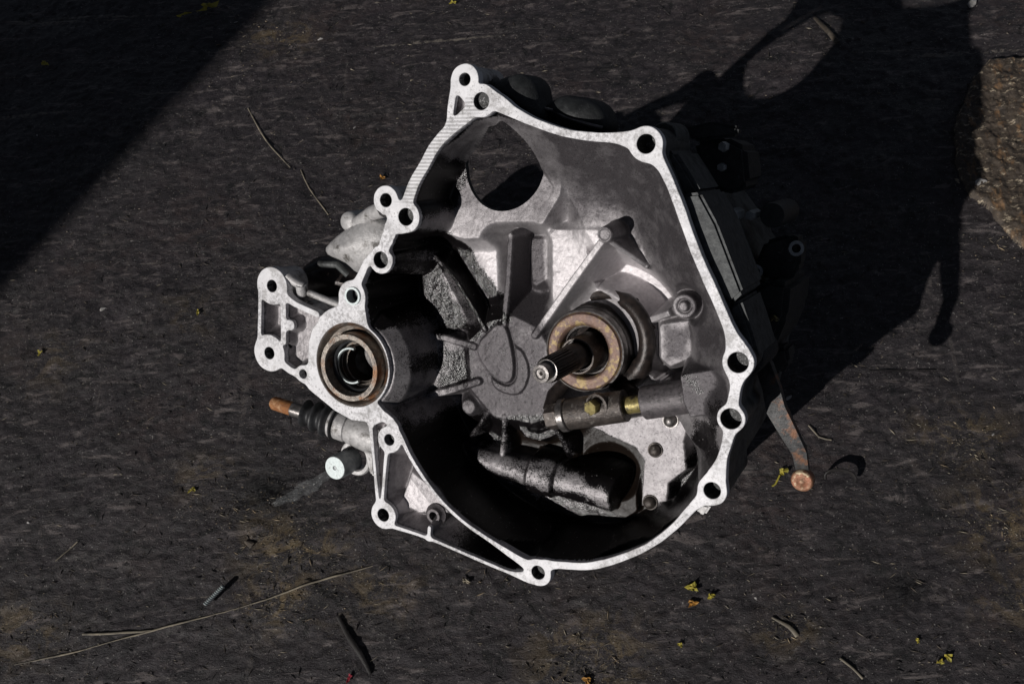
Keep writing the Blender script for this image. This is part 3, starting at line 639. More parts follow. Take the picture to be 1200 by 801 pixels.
# ------------------------------------------------------------------ left side fittings
def axis_lathe(name, p0, p1, prof, mat, n=40, **k):
    Ln = np.linalg.norm(p1 - p0); return lathe(name, [(r, t * Ln) for r, t in prof], mat, root, p0, p1 - p0, n, **k)
A0, A1 = at(318, 471, -.030), at(432, 508, -.044); sA = sc(340, 475, -.03)
axis_lathe('selector_shaft', A0, A1, [(.0001, 0), (5.5 * sA, .004), (8 * sA, .03), (8.2 * sA, .22)], M['rust'])
axis_lathe('selector_shaft_polished', A0, A1, [(8.1 * sA, .22), (8.3 * sA, .24), (8.3 * sA, .42)], M['steel'])
bo = []
for k in range(25):
    t = .36 + .33 * k / 24; bo.append(((13 + k * .22 + 3.4 * math.cos(k / 24 * math.pi * 2 * 3)) * sA, t))
axis_lathe('rubber_boot', A0, A1, [(8 * sA, .355)] + bo + [(10 * sA, .70)], M['rubber'], ang=70)
axis_lathe('selector_housing', A0, A1, [(8 * sA, .62), (17.5 * sA, .64), (18 * sA, .80), (16.5 * sA, .81), (18 * sA, .83), (21 * sA, 1.02), (20 * sA, 1.2)], M['rawcast'], ang=40)
B0, B1 = at(392.5, 548, -.030), at(420, 535, -.066); sB = sc(392, 548, -.03)
lathe('plug_shaft', [(.0001, 0.0002), (2.2 * sB, 0), (2.6 * sB, -.0), (13.6 * sB, 0), (14.3 * sB, -.0015), (14.6 * sB, -.034)], M['greymetal'], root, B0, z_, 48)
lathe('plug_shaft_end', [(2.4 * sB, .0004), (13.4 * sB, .0004)], M['palemetal'], root, B0, z_, 48)
lathe('plug_shaft_center_dimple', [(.0001, -.002), (2.6 * sB, .0006)], M['hole'], root, B0, z_, 16)
Bc = np.array([B0[0], B0[1], -.060])
lathe('plug_collar', [(15 * sB, -.003), (16.5 * sB, 0), (20.5 * sB, 0), (22 * sB, -.002), (21.5 * sB, -.03)], M['rawcast'], root, at(416, 536.5, -.052), z_, 56)
prism('plug_bracket', [(402, 500), (436, 498), (440, 560), (432, 556), (425, 520), (405, 512)], -.045, -.085, M['rawcast'], root, 1., bev=.003)
# shoulder of the casting and its round cap
def bulge(name, pts, z0s, mat, ztip=-.05):
    a = np.array([P(x, y, zz) for (x, y), zz in zip(pts, z0s)]); n = len(a); c = a.mean(0) + np.array([0, 0, .006]); V = []
    rings = [(1., -.03), (1., 0), (.85, .006), (.55, .010), (.2, .012)]
    for f, dz in rings:
        for q in a: p = c + (q - c) * f; p = p + np.array([0, 0, dz]); V.append(p)
    V.append(c + np.array([0, 0, .0125])); m = len(rings)
    Fc = [(i * n + k, i * n + (k + 1) % n, (i + 1) * n + (k + 1) % n, (i + 1) * n + k) for i in range(m - 1) for k in range(n)] + [((m - 1) * n + k, (m - 1) * n + (k + 1) % n, m * n) for k in range(n)]
    return link(name, me_from(V, Fc), mat, root)
bulge('housing_shoulder', catmull([(382, 290), (392, 279), (410, 266), (432, 254), (452, 258), (462, 272), (455, 300), (436, 316), (420, 320), (405, 308), (384, 298), (382, 290)], 6)[:-1], [-.035] * 80, M['rawcast'])
lathe('round_cap', [(.0001, .001), (8 * s_, .0005), (11.5 * s_, -.002), (12.8 * s_, -.006), (13 * s_, -.04)], M['rawcast'], root, at(407, 260, -.034), z_, 36, ang=70)
tube('cast_rib', [at(418, 262, -.036), at(436, 250, -.030), at(450, 245, -.022)], [.007, .008, .009], M['rawcast'], root, 10)
tube('cast_rib', [at(362, 343, -.012), at(382, 351, -.01), at(402, 359, -.008)], [.0036, .0036, .0036], M['rawcast'], root, 10)
lathe('stud_post', [(.0001, 0), (6.5 * s_, 0), (7.2 * s_, -.002), (7.2 * s_, -.02)], M['rawcast'], root, at(353, 333, -.010), np.array([.25, .9, .5]), 24)
tube('cast_rib', [at(336, 322, -.006), at(345, 330, -.01), at(356, 336, -.012)], [.005, .005, .005], M['rawcast'], root, 10)
bulge('cast_lug', catmull([(362, 352), (385, 352), (398, 362), (384, 372), (366, 366), (362, 352)], 5)[:-1], [-.03] * 60, M['rawcast'])
tube('breather_pipe', [at(360, 316, -.05), at(375, 309, -.045), at(395, 310, -.045), at(408, 322, -.05)], .004, M['darkcast'], root, 10)
bulge('side_cover', catmull([(356, 312), (380, 300), (420, 318), (440, 330), (415, 352), (372, 345), (352, 330), (356, 312)], 6)[:-1], [-.07] * 90, M['darksteel'])
bulge('side_casting', catmull([(340, 360), (372, 365), (420, 400), (440, 500), (420, 500), (350, 440), (338, 420), (340, 360)], 8)[:-1], [-.045] * 120, M['darkcast'])

M['sidecast'] = mat_simple('scratched_dark_casting', (.095, .10, .10), (.045, .048, .05), .6, .15, 150, .0010, (.03, .03, .03), (.54, .66), 60)
# ------------------------------------------------------------------ outside of the case, upper and right sides
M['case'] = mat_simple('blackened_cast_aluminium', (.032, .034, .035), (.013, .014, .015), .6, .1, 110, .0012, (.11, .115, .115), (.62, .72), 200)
def barrel(name, px, py, z1, z0, rpx, mat, n=32, r1=None):
    s = sc(px, py, z1); o = at(px, py, z1); return lathe(name, [(.0001, 0), (rpx * s * .92, 0), (rpx * s, -.003), ((r1 or rpx) * s, z0 - z1)], mat, root, o, z_, n, ang=50)
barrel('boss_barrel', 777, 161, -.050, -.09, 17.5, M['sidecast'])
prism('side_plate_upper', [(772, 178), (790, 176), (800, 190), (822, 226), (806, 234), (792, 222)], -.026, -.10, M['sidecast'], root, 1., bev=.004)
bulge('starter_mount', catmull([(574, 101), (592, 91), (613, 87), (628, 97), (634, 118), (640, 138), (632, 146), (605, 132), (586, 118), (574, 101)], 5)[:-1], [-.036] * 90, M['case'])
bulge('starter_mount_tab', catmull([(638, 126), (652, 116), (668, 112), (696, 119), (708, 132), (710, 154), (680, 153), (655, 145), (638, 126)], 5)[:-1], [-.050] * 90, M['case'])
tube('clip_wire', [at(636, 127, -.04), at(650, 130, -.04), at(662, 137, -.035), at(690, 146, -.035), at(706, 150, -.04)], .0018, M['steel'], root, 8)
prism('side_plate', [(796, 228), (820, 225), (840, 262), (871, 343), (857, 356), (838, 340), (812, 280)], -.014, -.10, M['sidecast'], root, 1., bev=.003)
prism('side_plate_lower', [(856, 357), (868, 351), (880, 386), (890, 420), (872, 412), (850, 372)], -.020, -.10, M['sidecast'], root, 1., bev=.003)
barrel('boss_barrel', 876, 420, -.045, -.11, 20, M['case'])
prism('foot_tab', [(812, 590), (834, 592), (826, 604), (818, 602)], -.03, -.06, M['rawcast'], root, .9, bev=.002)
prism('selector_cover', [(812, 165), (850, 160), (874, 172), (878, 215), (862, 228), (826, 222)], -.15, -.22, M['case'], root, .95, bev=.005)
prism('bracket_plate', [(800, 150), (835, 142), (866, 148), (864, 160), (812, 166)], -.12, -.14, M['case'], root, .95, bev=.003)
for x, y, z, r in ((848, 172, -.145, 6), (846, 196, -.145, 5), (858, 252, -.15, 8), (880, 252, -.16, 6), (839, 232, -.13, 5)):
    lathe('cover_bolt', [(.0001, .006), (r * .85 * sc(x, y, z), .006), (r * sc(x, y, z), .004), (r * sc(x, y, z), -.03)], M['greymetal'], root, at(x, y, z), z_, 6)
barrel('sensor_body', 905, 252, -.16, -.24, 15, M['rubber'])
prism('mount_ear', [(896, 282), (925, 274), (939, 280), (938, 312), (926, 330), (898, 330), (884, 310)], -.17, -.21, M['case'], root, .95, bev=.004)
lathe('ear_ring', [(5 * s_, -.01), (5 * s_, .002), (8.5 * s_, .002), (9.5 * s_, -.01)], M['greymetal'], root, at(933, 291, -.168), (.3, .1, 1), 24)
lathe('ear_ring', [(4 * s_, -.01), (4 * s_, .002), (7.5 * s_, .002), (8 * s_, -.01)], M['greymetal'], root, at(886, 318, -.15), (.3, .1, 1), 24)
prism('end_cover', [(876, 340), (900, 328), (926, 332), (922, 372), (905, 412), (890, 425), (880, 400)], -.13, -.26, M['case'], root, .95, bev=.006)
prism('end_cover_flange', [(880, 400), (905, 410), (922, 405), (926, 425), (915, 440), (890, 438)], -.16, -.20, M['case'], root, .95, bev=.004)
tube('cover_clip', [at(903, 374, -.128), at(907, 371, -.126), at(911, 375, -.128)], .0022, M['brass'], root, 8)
# shift lever with ball end
lz = -.085; s_ = sc(940, 563, lz)
tube('shift_lever', [at(880, 400, -.10), at(896, 428, -.085), at(905, 455, -.075), at(910, 478, -.07), at(925, 506, -.075), at(937, 528, -.08), at(941, 550, lz - .006)], [.010, .011, .0115, .0130, .0112, .0095, .0085], M['lever'], root, 4, .62, up=(0, 0, 1))
lathe('lever_ball', [(.0001, .0050), (3 * s_, .0048), (5 * s_, .0030), (9.5 * s_, .0026), (11.5 * s_, .0030), (13 * s_, .0012), (13.6 * s_, -.002), (12.5 * s_, -.008), (7 * s_, -.014)], M['copper'], root, at(940, 563, lz), (-.10, -.15, 1), 40, ang=70)
for pn, kids in (('input_shaft', ('shaft_spline', 'shaft_collar', 'shaft_tip')), ('release_bearing', ('bearing_shell', 'bearing_carrier', 'bearing_gap_washer')), ('fork_sleeve', ('clamp_bolt', 'bolt_seat', 'sleeve_collar', 'fork_lug')),
                 ('clutch_fork', ('fork_clip', 'fork_finger')), ('shift_lever', ('lever_ball',)), ('oil_seal', ('seal_lip', 'circlip')), ('guide_tube', ('guide_tube_seal',)), ('plug_shaft', ('plug_shaft_end', 'plug_shaft_center_dimple', 'plug_collar')),
                 ('selector_shaft', ('selector_shaft_polished',)), ('selector_cover', ('cover_bolt',)), ('pocket_boss', ('pocket_boss_bore',)), ('bell_housing', ('rivet',))):
    for o in list(root.children):
        if o.name.split('.')[0] in kids: o.parent = bpy.data.objects[pn]
bo_ = [o for o in root.children if o.name.split('.')[0] == 'bore']; bs_ = [o for o in root.children if o.name.split('.')[0] == 'boss']
for a, b_ in zip(sorted(bo_, key=lambda o: o.name), sorted(bs_, key=lambda o: o.name)): a.parent = b_
# ------------------------------------------------------------------ ground
def gz(X, Y):
    X, Y = np.asarray(X, float), np.asarray(Y, float)
    z = fbm(X, Y, 4, 3, 1) * .006 + fbm(X * .7, Y, 26, 4, 2) * .0026 + np.abs(fbm(X * .6 + Y * .25, Y - X * .2, 70, 3, 3)) * .0020 + fbm(X, Y, 150, 2, 4) * .0012
    return z * np.exp(-((X / 2.5) ** 2 + (Y / 2.5) ** 2)) - .004
def ground():
    cs = np.array([G(x, y) for x in (0, 1200) for y in (0, 801)]); x0, x1 = cs[:, 0].min() - .05, cs[:, 0].max() + .05; y0, y1 = cs[:, 1].min() - .05, cs[:, 1].max() + .05
    def axis(a, b, h):
        core = np.arange(a, b, h); e = []; s = h; p = a
        while a - p < 12: s *= 1.35; p -= s; e.append(p)
        f = []; s = h; p = core[-1]
        while p - b < 12: s *= 1.35; p += s; f.append(p)
        return np.r_[e[::-1], core, f]
    xs, ys = axis(x0, x1, .0028), axis(y0, y1, .0028); X, Y = np.meshgrid(xs, ys)
    z = gz(X, Y)
    me = bpy.data.meshes.new('ground'); V = np.c_[X.ravel(), Y.ravel(), z.ravel()]; nx, ny = len(xs), len(ys)
    I, J = np.meshgrid(np.arange(nx - 1), np.arange(ny - 1)); a = (J * nx + I).ravel(); Fq = np.stack([a, a + 1, a + nx + 1, a + nx], 1)
    me.vertices.add(len(V)); me.vertices.foreach_set('co', V.ravel().astype(np.float32)); me.loops.add(len(Fq) * 4); me.loops.foreach_set('vertex_index', Fq.ravel().astype(np.int32))
    me.polygons.add(len(Fq)); me.polygons.foreach_set('loop_start', (np.arange(len(Fq)) * 4).astype(np.int32)); me.update(calc_edges=True)
    # stains with their own shape
    br = np.zeros(X.shape); wet = np.zeros(X.shape)
    for (px, py, r, v) in ((330, 40, .05, .8), (330, 700, .05, .9), (345, 640, .06, .9), (300, 600, .03, .6), (440, 690, .05, .6), (1185, 610, .06, .8), (1130, 510, .05, .8), (920, 735, .03, .8), (690, 770, .06, .9), (20, 740, .05, .7), (60, 420, .06, .3), (1190, 700, .04, .7), (560, 620, .04, .4), (240, 560, .04, .5), (220, 370, .05, .3)):
        c = G(px, py); br = np.maximum(br, v * np.exp(-(((X - c[0]) / r) ** 2 + ((Y - c[1]) / r / .7) ** 2)))
    for (px, py, r, v) in ((315, 575, .045, 1), (1065, 690, .03, .9), (500, 600, .05, .4)):
        c = G(px, py); wet = np.maximum(wet, v * np.exp(-(((X - c[0]) / r) ** 2 + ((Y - c[1]) / r / .7) ** 2)))
    for nm, A in (('soil', br), ('wet', wet)): me.attributes.new(nm, 'FLOAT', 'POINT').data.foreach_set('value', A.ravel().astype(np.float32))
    b = NB('oil_soaked_ground')
    n1 = b.noise(7, 6, .6); n2 = b.noise(48, 9, .74, (.6, 1, 1, .12), .8); n3 = b.noise(120, 7, .74, (.5, 1, 1, -.25), 1.2); n4 = b.noise(420, 5, .75); n5 = b.noise(30, 7, .72, (.8, 1, 1, .5), .8)
    n7 = b.noise(14, 8, .75, (.4, 1, 1, .45), 1.5)
    n6 = b.noise(85, 7, .7, (.25, 1, 1, .05), .5)
    c = b.mix(b.ramp(n2, .34, .68), (.012, .0100, .0115), (.052, .0425, .048))
    c = b.mix(b.ramp(n1, .35, .65, 0, .7), c, (.026, .023, .024))
    c = b.mix(b.ramp(n3, .53, .62, 0, .7), c, (.095, .080, .082))
    c = b.mix(b.math('MULTIPLY', b.ramp(n7, .60, .68), b.ramp(n3, .42, .6)), c, (.13, .12, .115))
    c = b.mix(b.ramp(n6, .57, .63, 0, .75), c, (.17, .145, .14))
    c = b.mix(b.ramp(n5, .37, .43, .85, 0), c, (.008, .0075, .008))
    so_ = b.math('MULTIPLY', b.attr('soil'), b.ramp(n5, .50, .58)); c = b.mix(b.math('MULTIPLY', so_, .85), c, (.20, .145, .075))
    c = b.mix(b.math('MULTIPLY', b.math('MULTIPLY', b.attr('soil'), b.ramp(n4, .56, .66)), .7), c, (.42, .35, .20))
    c = b.mix(b.ramp(b.noise(420, 2, .4), .69, .73, 0, .85), c, (.34, .32, .30))
    scr = b.noise(11, 4, .6, (.12, 2.2, 1, .32), .3); c = b.mix(b.math('MULTIPLY', b.ramp(scr, .655, .675), b.ramp(n3, .45, .55)), c, (.20, .175, .15))
    scr2 = b.noise(13, 4, .6, (2.4, .14, 1, .25), .3); c = b.mix(b.math('MULTIPLY', b.ramp(scr2, .675, .69), b.ramp(n3, .45, .55)), c, (.085, .073, .070))
    hue = b.noise(5, 3); c = b.mix(b.math('MULTIPLY', b.ramp(hue, .52, .66), b.ramp(n2, .45, .6, 0, .35)), c, (.075, .045, .035))
    c = b.mix(b.attr('wet'), c, (.004, .0035, .0035))
    nrm = b.bump(n2, .0045, .45); nrm = b.bump(n3, .0028, .7, nrm); nrm = b.bump(n6, .0015, .6, nrm); nrm = b.bump(n4, .0014, .9, nrm); nrm = b.bump(b.noise(900, 3, .7), .0007, .9, nrm)
    r = b.math('SUBTRACT', b.ramp(n3, .35, .62, .36, .56), b.math('MULTIPLY', b.attr('wet'), .22))
    m = b.out(c, r, 0, nrm, .5)
    o = link('ground', me, m, None); tag(o, kind='structure'); return o
ground()

# ------------------------------------------------------------------ loose things on the ground
def blade_mesh(L_, w, curl, seed, tip=.1):
    """a torn, crumpled scrap: ragged outline, creased surface, thin but solid"""
    r = random.Random(seed); n = 13; V = [(0, 0, curl * 1.2 + .0008)]; rim = []
    ph = r.uniform(0, 6)
    for k in range(n):
        a = 2 * math.pi * k / n; f = r.uniform(.42, 1.) * (.75 + .25 * math.cos(3 * a + ph))
        rim.append((math.cos(a) * L_ / 2 * f, math.sin(a) * w / 2 * f * 1.2, r.uniform(.0004, .0008 + curl * 2.2)))
    for q in rim: V.append((q[0] * .5, q[1] * .5, q[2] * .5 + r.uniform(0, curl)))
    V += rim; Fc = [(0, 1 + k, 1 + (k + 1) % n) for k in range(n)] + [(1 + k, 1 + n + k, 1 + n + (k + 1) % n, 1 + (k + 1) % n) for k in range(n)]
    me = me_from(V, Fc); bm = bmesh.new(); bm.from_mesh(me); bmesh.ops.solidify(bm, geom=bm.faces[:], thickness=.00035); bm.to_mesh(me); bm.free(); return me
def drop(name, me, mat, px, py, ang, label, cat, group=None, h=.0, tilt=0.):
    o = link(name, me, mat, None, smooth=False); c = G(px, py, h); c[2] = float(gz(np.array([c[0]]), np.array([c[1]]))[0]) + h; o.location = c; o.rotation_euler = (tilt, 0, math.radians(ang)); tag(o, label, cat, group); return o
def pebble_mesh(r, seed, sx=1., sy=1., sz=.6, sub=1, amp=.25):
    rr = random.Random(seed); bm = bmesh.new()
    for _ in range(14 if r < .01 else 60):
        q = Vector((rr.gauss(0, 1), rr.gauss(0, 1), rr.gauss(0, 1))).normalized() * r * rr.uniform(.7, 1.0); bm.verts.new((q.x * sx, q.y * sy, (q.z * sz + r * sz * .35)))
    h = bmesh.ops.convex_hull(bm, input=bm.verts[:]); bmesh.ops.delete(bm, geom=[v for v in bm.verts if not v.link_faces], context='VERTS')
    bmesh.ops.recalc_face_normals(bm, faces=bm.faces)
    me = bpy.data.meshes.new('p'); bm.to_mesh(me); bm.free(); return me
def straw(name, pts, r, mat, label, cat, group=None, flat=.6):
    w = [G(x, y, 0) for x, y, h in catmull(pts, 9)]; hs = [q[2] for q in catmull(pts, 9)]
    for q, h in zip(w, hs): q[2] = float(gz(np.array([q[0]]), np.array([q[1]]))[0]) + h * .45
    r = r if not hasattr(r, '__len__') else list(np.interp(np.linspace(0, 1, len(w)), np.linspace(0, 1, len(r)), r))
    c = w[len(w) // 2].copy(); c[2] = 0
    o = tube(name, [p - c for p in w], r, mat, None, 7, flat); o.location = c; tag(o, label, cat, group); return o
LG = 'scraps of leaf on the dark ground'
for i, (px, py, l, w, a, m, lab) in enumerate([
    (52, 73, .022, .010, -35, 'leaf', 'small yellow leaf scrap in the black shadow at the upper left'),
    (242, 6, .045, .020, 20, 'leaf', 'mossy yellow-green leaf at the top edge inside the shadow'),
    (212, 16, .030, .004, 25, 'leaf', 'thin green stem beside the yellow-green leaf at the top edge'),
    (531, 2, .018, .010, 0, 'leaf', 'yellow leaf scrap cut by the top edge above the gearbox'),
    (45, 411, .012, .009, 60, 'leaf', 'small crumpled yellow leaf scrap near the left edge'),
    (232, 366, .012, .006, 80, 'leaf', 'narrow yellowish leaf scrap left of the twin-hole bracket'),
    (448, 208, .014, .008, -30, 'orange', 'tiny brown-green leaf scrap above the upper left bosses'),
    (225, 573, .016, .009, 10, 'leaf', 'dull yellow leaf scrap left of the wet patch'),
    (918, 551, .016, .011, 35, 'leaf', 'bright yellow-green leaf scrap beside the ball-ended lever'),
    (1113, 768, .014, .010, -20, 'leaf', 'yellow leaf scrap with small neck near the lower right corner'),
    (1103, 774, .012, .006, 10, 'leaf', 'narrow yellow leaf scrap touching another near the lower right'),
    (1077, 749, .009, .006, 70, 'leaf', 'tiny green-yellow leaf scrap above the pair at lower right'),
    (812, 687, .018, .013, -15, 'leaf', 'largest orange-yellow leaf scrap below the bell housing'),
    (833, 697, .012, .009, 30, 'leaf', 'yellow leaf scrap right of the larger orange one below the housing'),
    (812, 706, .016, .009, 10, 'orange', 'orange leaf scrap lowest of the three below the housing'),
    (798, 754, .009, .007, 50, 'leaf', 'lone greenish leaf scrap between housing and bottom edge'),
    (688, 796, .014, .013, 80, 'orange', 'bright orange leaf scrap at the bottom edge'),
    (409, 793, .014, .006, 60, 'red', 'dark red leaf scrap at the bottom edge'),
    (1122, 212, .012, .006, -60, 'straw', 'pale leaf flake in the shadow left of the crumbly slab'),
    (1153, 191, .016, .006, -20, 'straw', 'pale flake on the corner of the crumbly slab'),
    (545, 680, .014, .007, -35, 'straw', 'pale straw flake under the lowest boss of the flange')]):
    drop('leaf_scrap' if m != 'straw' else 'flake', blade_mesh(l * 1.15, w * 1.1, l * .09, i), M[m], px, py, a, lab, 'leaf scrap' if m != 'straw' else 'flake', LG, .0015)
for i, (px, py, r, sx, m, lab) in enumerate([
    (120, 362, .0060, 1.2, 'pale', 'white stone chip with a sharp shadow left of the gearbox'),
    (460, 72, .0048, .8, 'wood', 'upright dark chip throwing a long shadow above the gearbox'),
    (482, 93, .0042, 1., 'straw', 'small tan crumb under the upright chip'),
    (415, 149, .0035, 1.2, 'pale', 'white speck of stone between the chip and the flange'),
    (925, 464, .0048, 1.6, 'pale', 'white chip beside the shadow edge right of the gearbox'),
    (983, 741, .0030, .8, 'pale', 'tiny white crumb at the lower right'),
    (886, 699, .0028, 1, 'pale', 'tiny white crumb below the ball-ended lever'),
    (1148, 217, .0150, 1., 'pale', 'round grey pebble at the corner of the crumbly slab'),
    (1140, 3, .0110, 1.3, 'pale', 'whitish stone at the top edge by the shadow'),
    (1166, 506, .0035, 1, 'pale', 'tiny white crumb near the right edge'),
    (335, 657, .0080, 1.2, 'wood', 'tan clod of earth above the long straw'),
    (292, 636, .0085, 1.3, 'wood', 'orange-tan clod between the wet patch and the long straw'),
    (32, 612, .0035, 1.2, 'pale', 'small white chip near the left edge'),
    (42, 157, .0035, 1, 'pale', 'small white chip in the black shadow'), (275, 23, .004, 1.6, 'pale', 'white flake at the edge of the big shadow'),
    (375, 44, .005, 2.2, 'pale', 'long pale flake right of the big shadow'),
    (1012, 25, .004, 1.6, 'wood', 'thin pale sliver inside the gearbox shadow')]):
    drop('stone_chip' if m == 'pale' else 'crumb', pebble_mesh(r * .85, i + 3, sx, .7, .55), M[m], px, py, random.uniform(-40, 60), lab, 'stone chip' if m == 'pale' else 'crumb', 'stones and crumbs on the ground', -.001)
straw('straw', [(15, 778, .003), (80, 764, .003), (150, 745, .004), (215, 728, .004), (300, 706, .004), (370, 681, .005), (436, 662, .005)], [.0003, .0010, .0003, .0011, .0008, .0003, .0009, .0010, .0004], M['straw'], 'long pale straw lying across the lower left', 'straw')
straw('straw', [(95, 742, .003), (130, 741, .004), (175, 738, .003)], .0012, M['straw'], 'short straw beside the long one at lower left', 'straw')
straw('straw', [(65, 657, .004), (90, 634, .003)], .0008, M['straw'], 'tiny bent straw near the left edge', 'straw')
straw('straw', [(290, 126, .003), (312, 165, .004), (340, 196, .003)], [.0008, .0011, .0005], M['straw'], 'thick dry stalk lying beside the big shadow', 'straw')
straw('straw', [(352, 198, .002), (362, 220, .002), (384, 250, .002)], .0008, M['straw'], 'thin dry stalk above the pale shoulder casting', 'straw')
straw('straw', [(948, 497, .003), (960, 510, .004), (975, 514, .003)], .0009, M['straw'], 'thin bent straw right of the shift lever', 'straw')
straw('straw', [(905, 722, .003), (925, 733, .004), (935, 744, .003)], [.001, .0022, .0026], M['straw'], 'tan broken stalk below the gearbox at lower right', 'straw')
straw('straw', [(985, 770, .002), (1000, 782, .003), (1012, 794, .002)], .0012, M['straw'], 'short stalk at the bottom edge, lower right', 'straw')
straw('straw', [(1098, 430, .002), (1020, 432, .002)][:2], .0006, M['twig'], 'hair-thin dark fibre below the shadow', 'fibre')
straw('twig', [(396, 722, .003), (408, 745, .006), (422, 765, .007), (434, 789, .004)], [.0022, .0032, .0034, .002], M['twig'], 'thick black twig at the bottom left', 'twig')
straw('wood_splinter', [(955, 20, .004), (966, 34, .009), (981, 52, .010)], [.0028, .004, .0042], M['wood'], 'grey wooden splinter in the lit window of the shadow', 'splinter')
# threaded screw
def screw():
    a, b = G(240, 708, .004), G(262, 686, .006); c = (a + b) / 2; c[2] = 0; rootS = bpy.data.objects.new('screw', None); COL.objects.link(rootS); rootS.location = c
    tag(rootS, 'small threaded steel screw lying above the long straw', 'screw')
    o = tube('shank', [a - c, b - c], .0020, M['greymetal'], rootS, 10) if False else None
    u, v, ax = frame(b - a); Ln = np.linalg.norm(b - a)
    def mk(name, V, Fc, mat): ob = bpy.data.objects.new(name, me_from(V, Fc)); COL.objects.link(ob); ob.data.materials.append(mat); ob.parent = rootS; ob.data.polygons.foreach_set('use_smooth', [True] * len(ob.data.polygons)); return ob
    V = []; n = 10
    for t in (0, 1):
        for k in range(n): q = 2 * math.pi * k / n; V.append(a - c + ax * Ln * t + (u * math.cos(q) + v * math.sin(q)) * .0018)
    Fc = [(k, (k + 1) % n, n + (k + 1) % n, n + k) for k in range(n)] + [tuple(range(n))[::-1], tuple(range(n, 2 * n))]
    mk('shank', V, Fc, M['greymetal'])
    V = []; Fc = []; turns = 12; m = turns * 12
    for i in range(m + 1):
        q = 2 * math.pi * i / 12; p = a - c + ax * Ln * i / m; e = u * math.cos(q) + v * math.sin(q)
        V += [p + e * .0017 - ax * .0007, p + e * .0032, p + e * .0017 + ax * .0007]
        if i: k = i * 3; Fc += [(k - 3, k - 2, k + 1, k), (k - 2, k - 1, k + 2, k + 1)]
    mk('thread', V, Fc, M['palemetal'])
screw()
# dark metal clip standing half in the ground
c = G(984, 560); pts = [np.array([math.cos(a) * .017, math.sin(a) * .007, .001 + .008 * math.sin(a)]) for a in np.linspace(math.radians(-10), math.radians(190), 16)]
o = tube('metal_clip', pts, .0018, M['twig'], None, 8, 1.8); o.location = c; o.rotation_euler = (0, 0, math.radians(-8)); tag(o, 'bent grey metal clip beside the ball-ended lever', 'clip')
# stems of the yellow-green scrap
straw('stem', [(914, 556, .004), (909, 566, .003), (905, 568, .002)], .001, M['leaf'], 'curled yellow stem under the bright leaf scrap by the lever', 'stem')
# wet clear scrap under the plug shaft
def film():
    V = []; Fc = []; nx, ny = 26, 10; a = G(322, 592); b = G(398, 556); c0 = (a + b) / 2; c0[2] = 0; e = b - a; nrm = np.array([-e[1], e[0], 0]); nrm /= np.linalg.norm(nrm); rr = random.Random(3)
    for i in range(nx):
        for j in range(ny):
            t = i / (nx - 1); s = j / (ny - 1) - .5; w = .006 + .012 * math.sin(t * 3) ** 2 + rr.uniform(-.002, .002)
            V.append(a + e * t - c0 + nrm * s * w + np.array([0, 0, .004 + .012 * t * t + .004 * math.sin(j * 2.1 + i * .7) + rr.uniform(-.0015, .0015)]))
    for i in range(nx - 1):
        for j in range(ny - 1): Fc.append((i * ny + j, (i + 1) * ny + j, (i + 1) * ny + j + 1, i * ny + j + 1))
    o = link('plastic_scrap', me_from(V, Fc), None, None); b_ = NB('clear_wet_film'); o.data.materials.append(b_.m)
    b_.out((.5, .52, .53), .08, 0, b_.bump(b_.noise(160, 3), .003, 1)); b_.b.inputs['Transmission Weight'].default_value = .0; b_.b.inputs['Alpha'].default_value = .12
    o.location = c0; tag(o, 'crumpled clear wet plastic scrap under the pale shaft end', 'plastic scrap')
film()
# crumbly slab at the right edge
def slab():
    out = [(1160, 70), (1140, 90), (1120, 140), (1118, 190), (1136, 232), (1150, 240), (1163, 250), (1172, 264), (1180, 275), (1190, 286), (1202, 292), (1300, 330), (1320, 60)]
    w = [G(x, y) for x, y in out]; S2 = SD(min(p[0] for p in w) - .01, max(p[0] for p in w) + .01, min(p[1] for p in w) - .01, max(p[1] for p in w) + .01, .0022)
    sd = S2.poly([p[:2] for p in w]) + fbm(S2.X, S2.Y, 60, 3, 21) * .004
    top = .0075 + fbm(S2.X, S2.Y, 22, 4, 22) * .006 + np.abs(fbm(S2.X, S2.Y, 110, 3, 23)) * .005
    low = S2.Y > G(1160, 120)[1]; pass
    z = np.where(sd < 0, top * np.clip(-sd / .0035, 0, 1) ** .5, 0) - .003; keep = sd < .002
    idx = -np.ones(z.shape, int); idx[keep] = np.arange(keep.sum()); cell = keep[:-1, :-1] & keep[:-1, 1:] & keep[1:, 1:] & keep[1:, :-1]; J, I = np.nonzero(cell)
    c = np.array([*w[7][:2], 0]); V = np.c_[S2.X[keep] - c[0], S2.Y[keep] - c[1], z[keep]]
    me = me_from(V, np.stack([idx[J, I], idx[J, I + 1], idx[J + 1, I + 1], idx[J + 1, I]], 1).tolist())
    b = NB('crumbly_earth'); c1 = b.mix(b.ramp(b.noise(90, 6, .7), .3, .7), (.030, .024, .021), (.115, .088, .065)); c1 = b.mix(b.ramp(b.noise(60, 5, .7, (1, .5, 1)), .55, .68), c1, (.24, .14, .07)); c1 = b.mix(b.ramp(b.noise(150, 5, .75, (.5, 1, 1, .6)), .56, .66), c1, (.60, .50, .36))
    o = link('earth_slab', me, b.out(c1, .6, 0, b.bump(b.noise(200, 6, .7), .003, .8)), None); o.location = c
    tag(o, 'crumbly brown earth slab with raised ragged edge at the right edge', 'slab')
slab()
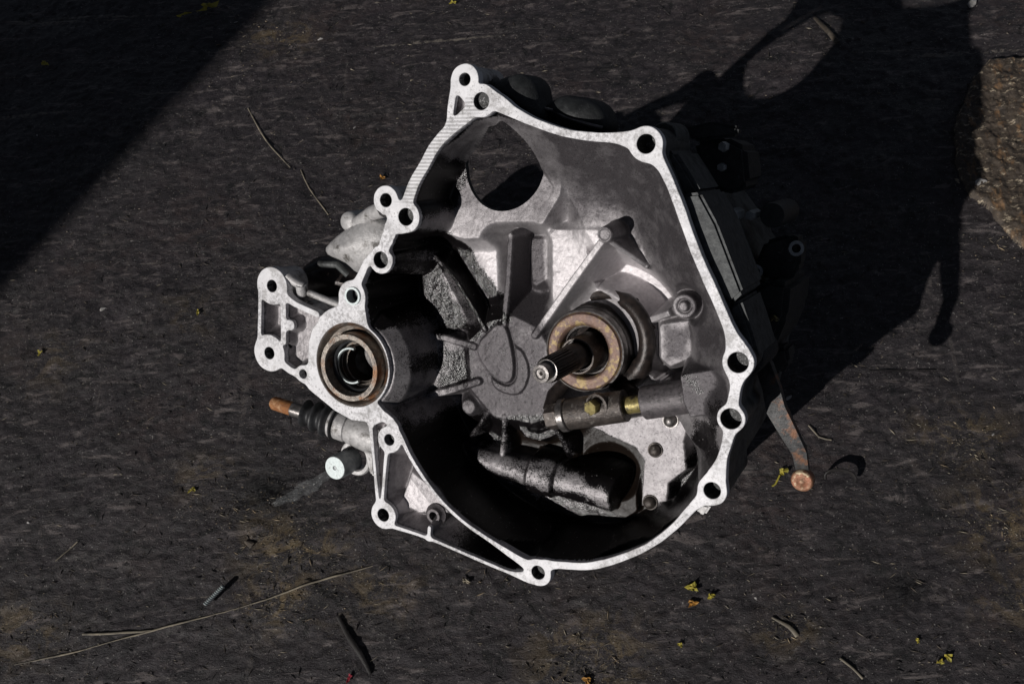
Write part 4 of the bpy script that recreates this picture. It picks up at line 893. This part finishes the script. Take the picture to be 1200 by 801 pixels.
# grit and shreds: nobody could count them
def grit():
    V = []; Fc = []; rr = random.Random(8); mi = []
    PX = [(rr.uniform(-20, 1220), rr.uniform(-20, 820)) for _ in range(7000)]
    for cx_, cy_, sg_, nn_ in ((330, 700, 30, 260), (345, 640, 22, 160), (290, 605, 26, 160), (300, 45, 25, 110), (440, 680, 18, 70), (680, 770, 30, 200), (1180, 620, 25, 160), (1140, 515, 22, 110), (925, 735, 16, 60), (40, 730, 30, 130), (240, 600, 18, 60), (1165, 290, 20, 60), (575, 690, 30, 60), (330, 590, 18, 90)):
        PX += [(rr.gauss(cx_, sg_), rr.gauss(cy_, sg_ * .8)) for _ in range(nn_ // 2)]
    NB_ = 7000; GP = np.array([G(x, y) for x, y in PX]); zz_ = gz(GP[:, 0], GP[:, 1])
    for i in range(len(PX)):
        p = GP[i]
        k = rr.random(); l = rr.uniform(.0012, .004) if k < .75 else rr.uniform(.004, .013); w = rr.uniform(.0005, .0013); a = rr.gauss(.1, .7); ca, sa = math.cos(a), math.sin(a); h = float(zz_[i]) + rr.uniform(.0, .0006)
        b0 = len(V); th = rr.uniform(.0003, .001)
        for (x, y, zz) in ((-l / 2, 0, 0), (0, -w / 2, 0), (l / 2, 0, 0), (0, w / 2, 0), (rr.uniform(-.2, .2) * l, 0, th + w * .4)): V.append((p[0] + x * ca - y * sa, p[1] + x * sa + y * ca, h + zz + x * rr.uniform(-.15, .15)))
        Fc += [(b0, b0 + 1, b0 + 4), (b0 + 1, b0 + 2, b0 + 4), (b0 + 2, b0 + 3, b0 + 4), (b0 + 3, b0, b0 + 4)]; m = rr.choices((0, 1, 2, 3), (8, 5, 2, 0) if i < NB_ else (2, 4, 5, 3))[0]; mi += [m] * 4
    me = me_from(V, Fc)
    o = bpy.data.objects.new('grit', me); COL.objects.link(o)
    for k in ('twig', 'wood', 'straw', 'tan'): me.materials.append(M[k])
    me.polygons.foreach_set('material_index', mi); tag(o, 'fine grit and shreds scattered over the black ground', 'grit', kind='stuff')
grit()

# ------------------------------------------------------------------ the building whose shadow crosses the upper left
def wall():
    a, b = G(318, 0), G(-10, 352); e = b - a; e[2] = 0; e /= np.linalg.norm(e); H_ = 2.2
    off = -SUNW[:2] / -SUNW[2] * H_; A = a[:2] - e[:2] * 3.0 + off; B = b[:2] + e[:2] * 2.2 + off
    nn = np.array([-e[1], e[0]]); nn = nn if nn @ off > 0 else -nn
    print('wall base', A, B, 'cam', CAMW, 'sun', SUNW)
    V = []
    for zz in (-.02, H_):
        for q in (A, B, B + nn * .25, A + nn * .25): V.append((*q, zz))
    me = me_from(V, [(0, 1, 5, 4), (1, 2, 6, 5), (2, 3, 7, 6), (3, 0, 4, 7), (4, 5, 6, 7), (3, 2, 1, 0)])
    o = link('wall', me, M['wall'], None, smooth=False); tag(o, 'plastered yard wall outside the left edge that shades the upper left corner', 'wall')
wall()
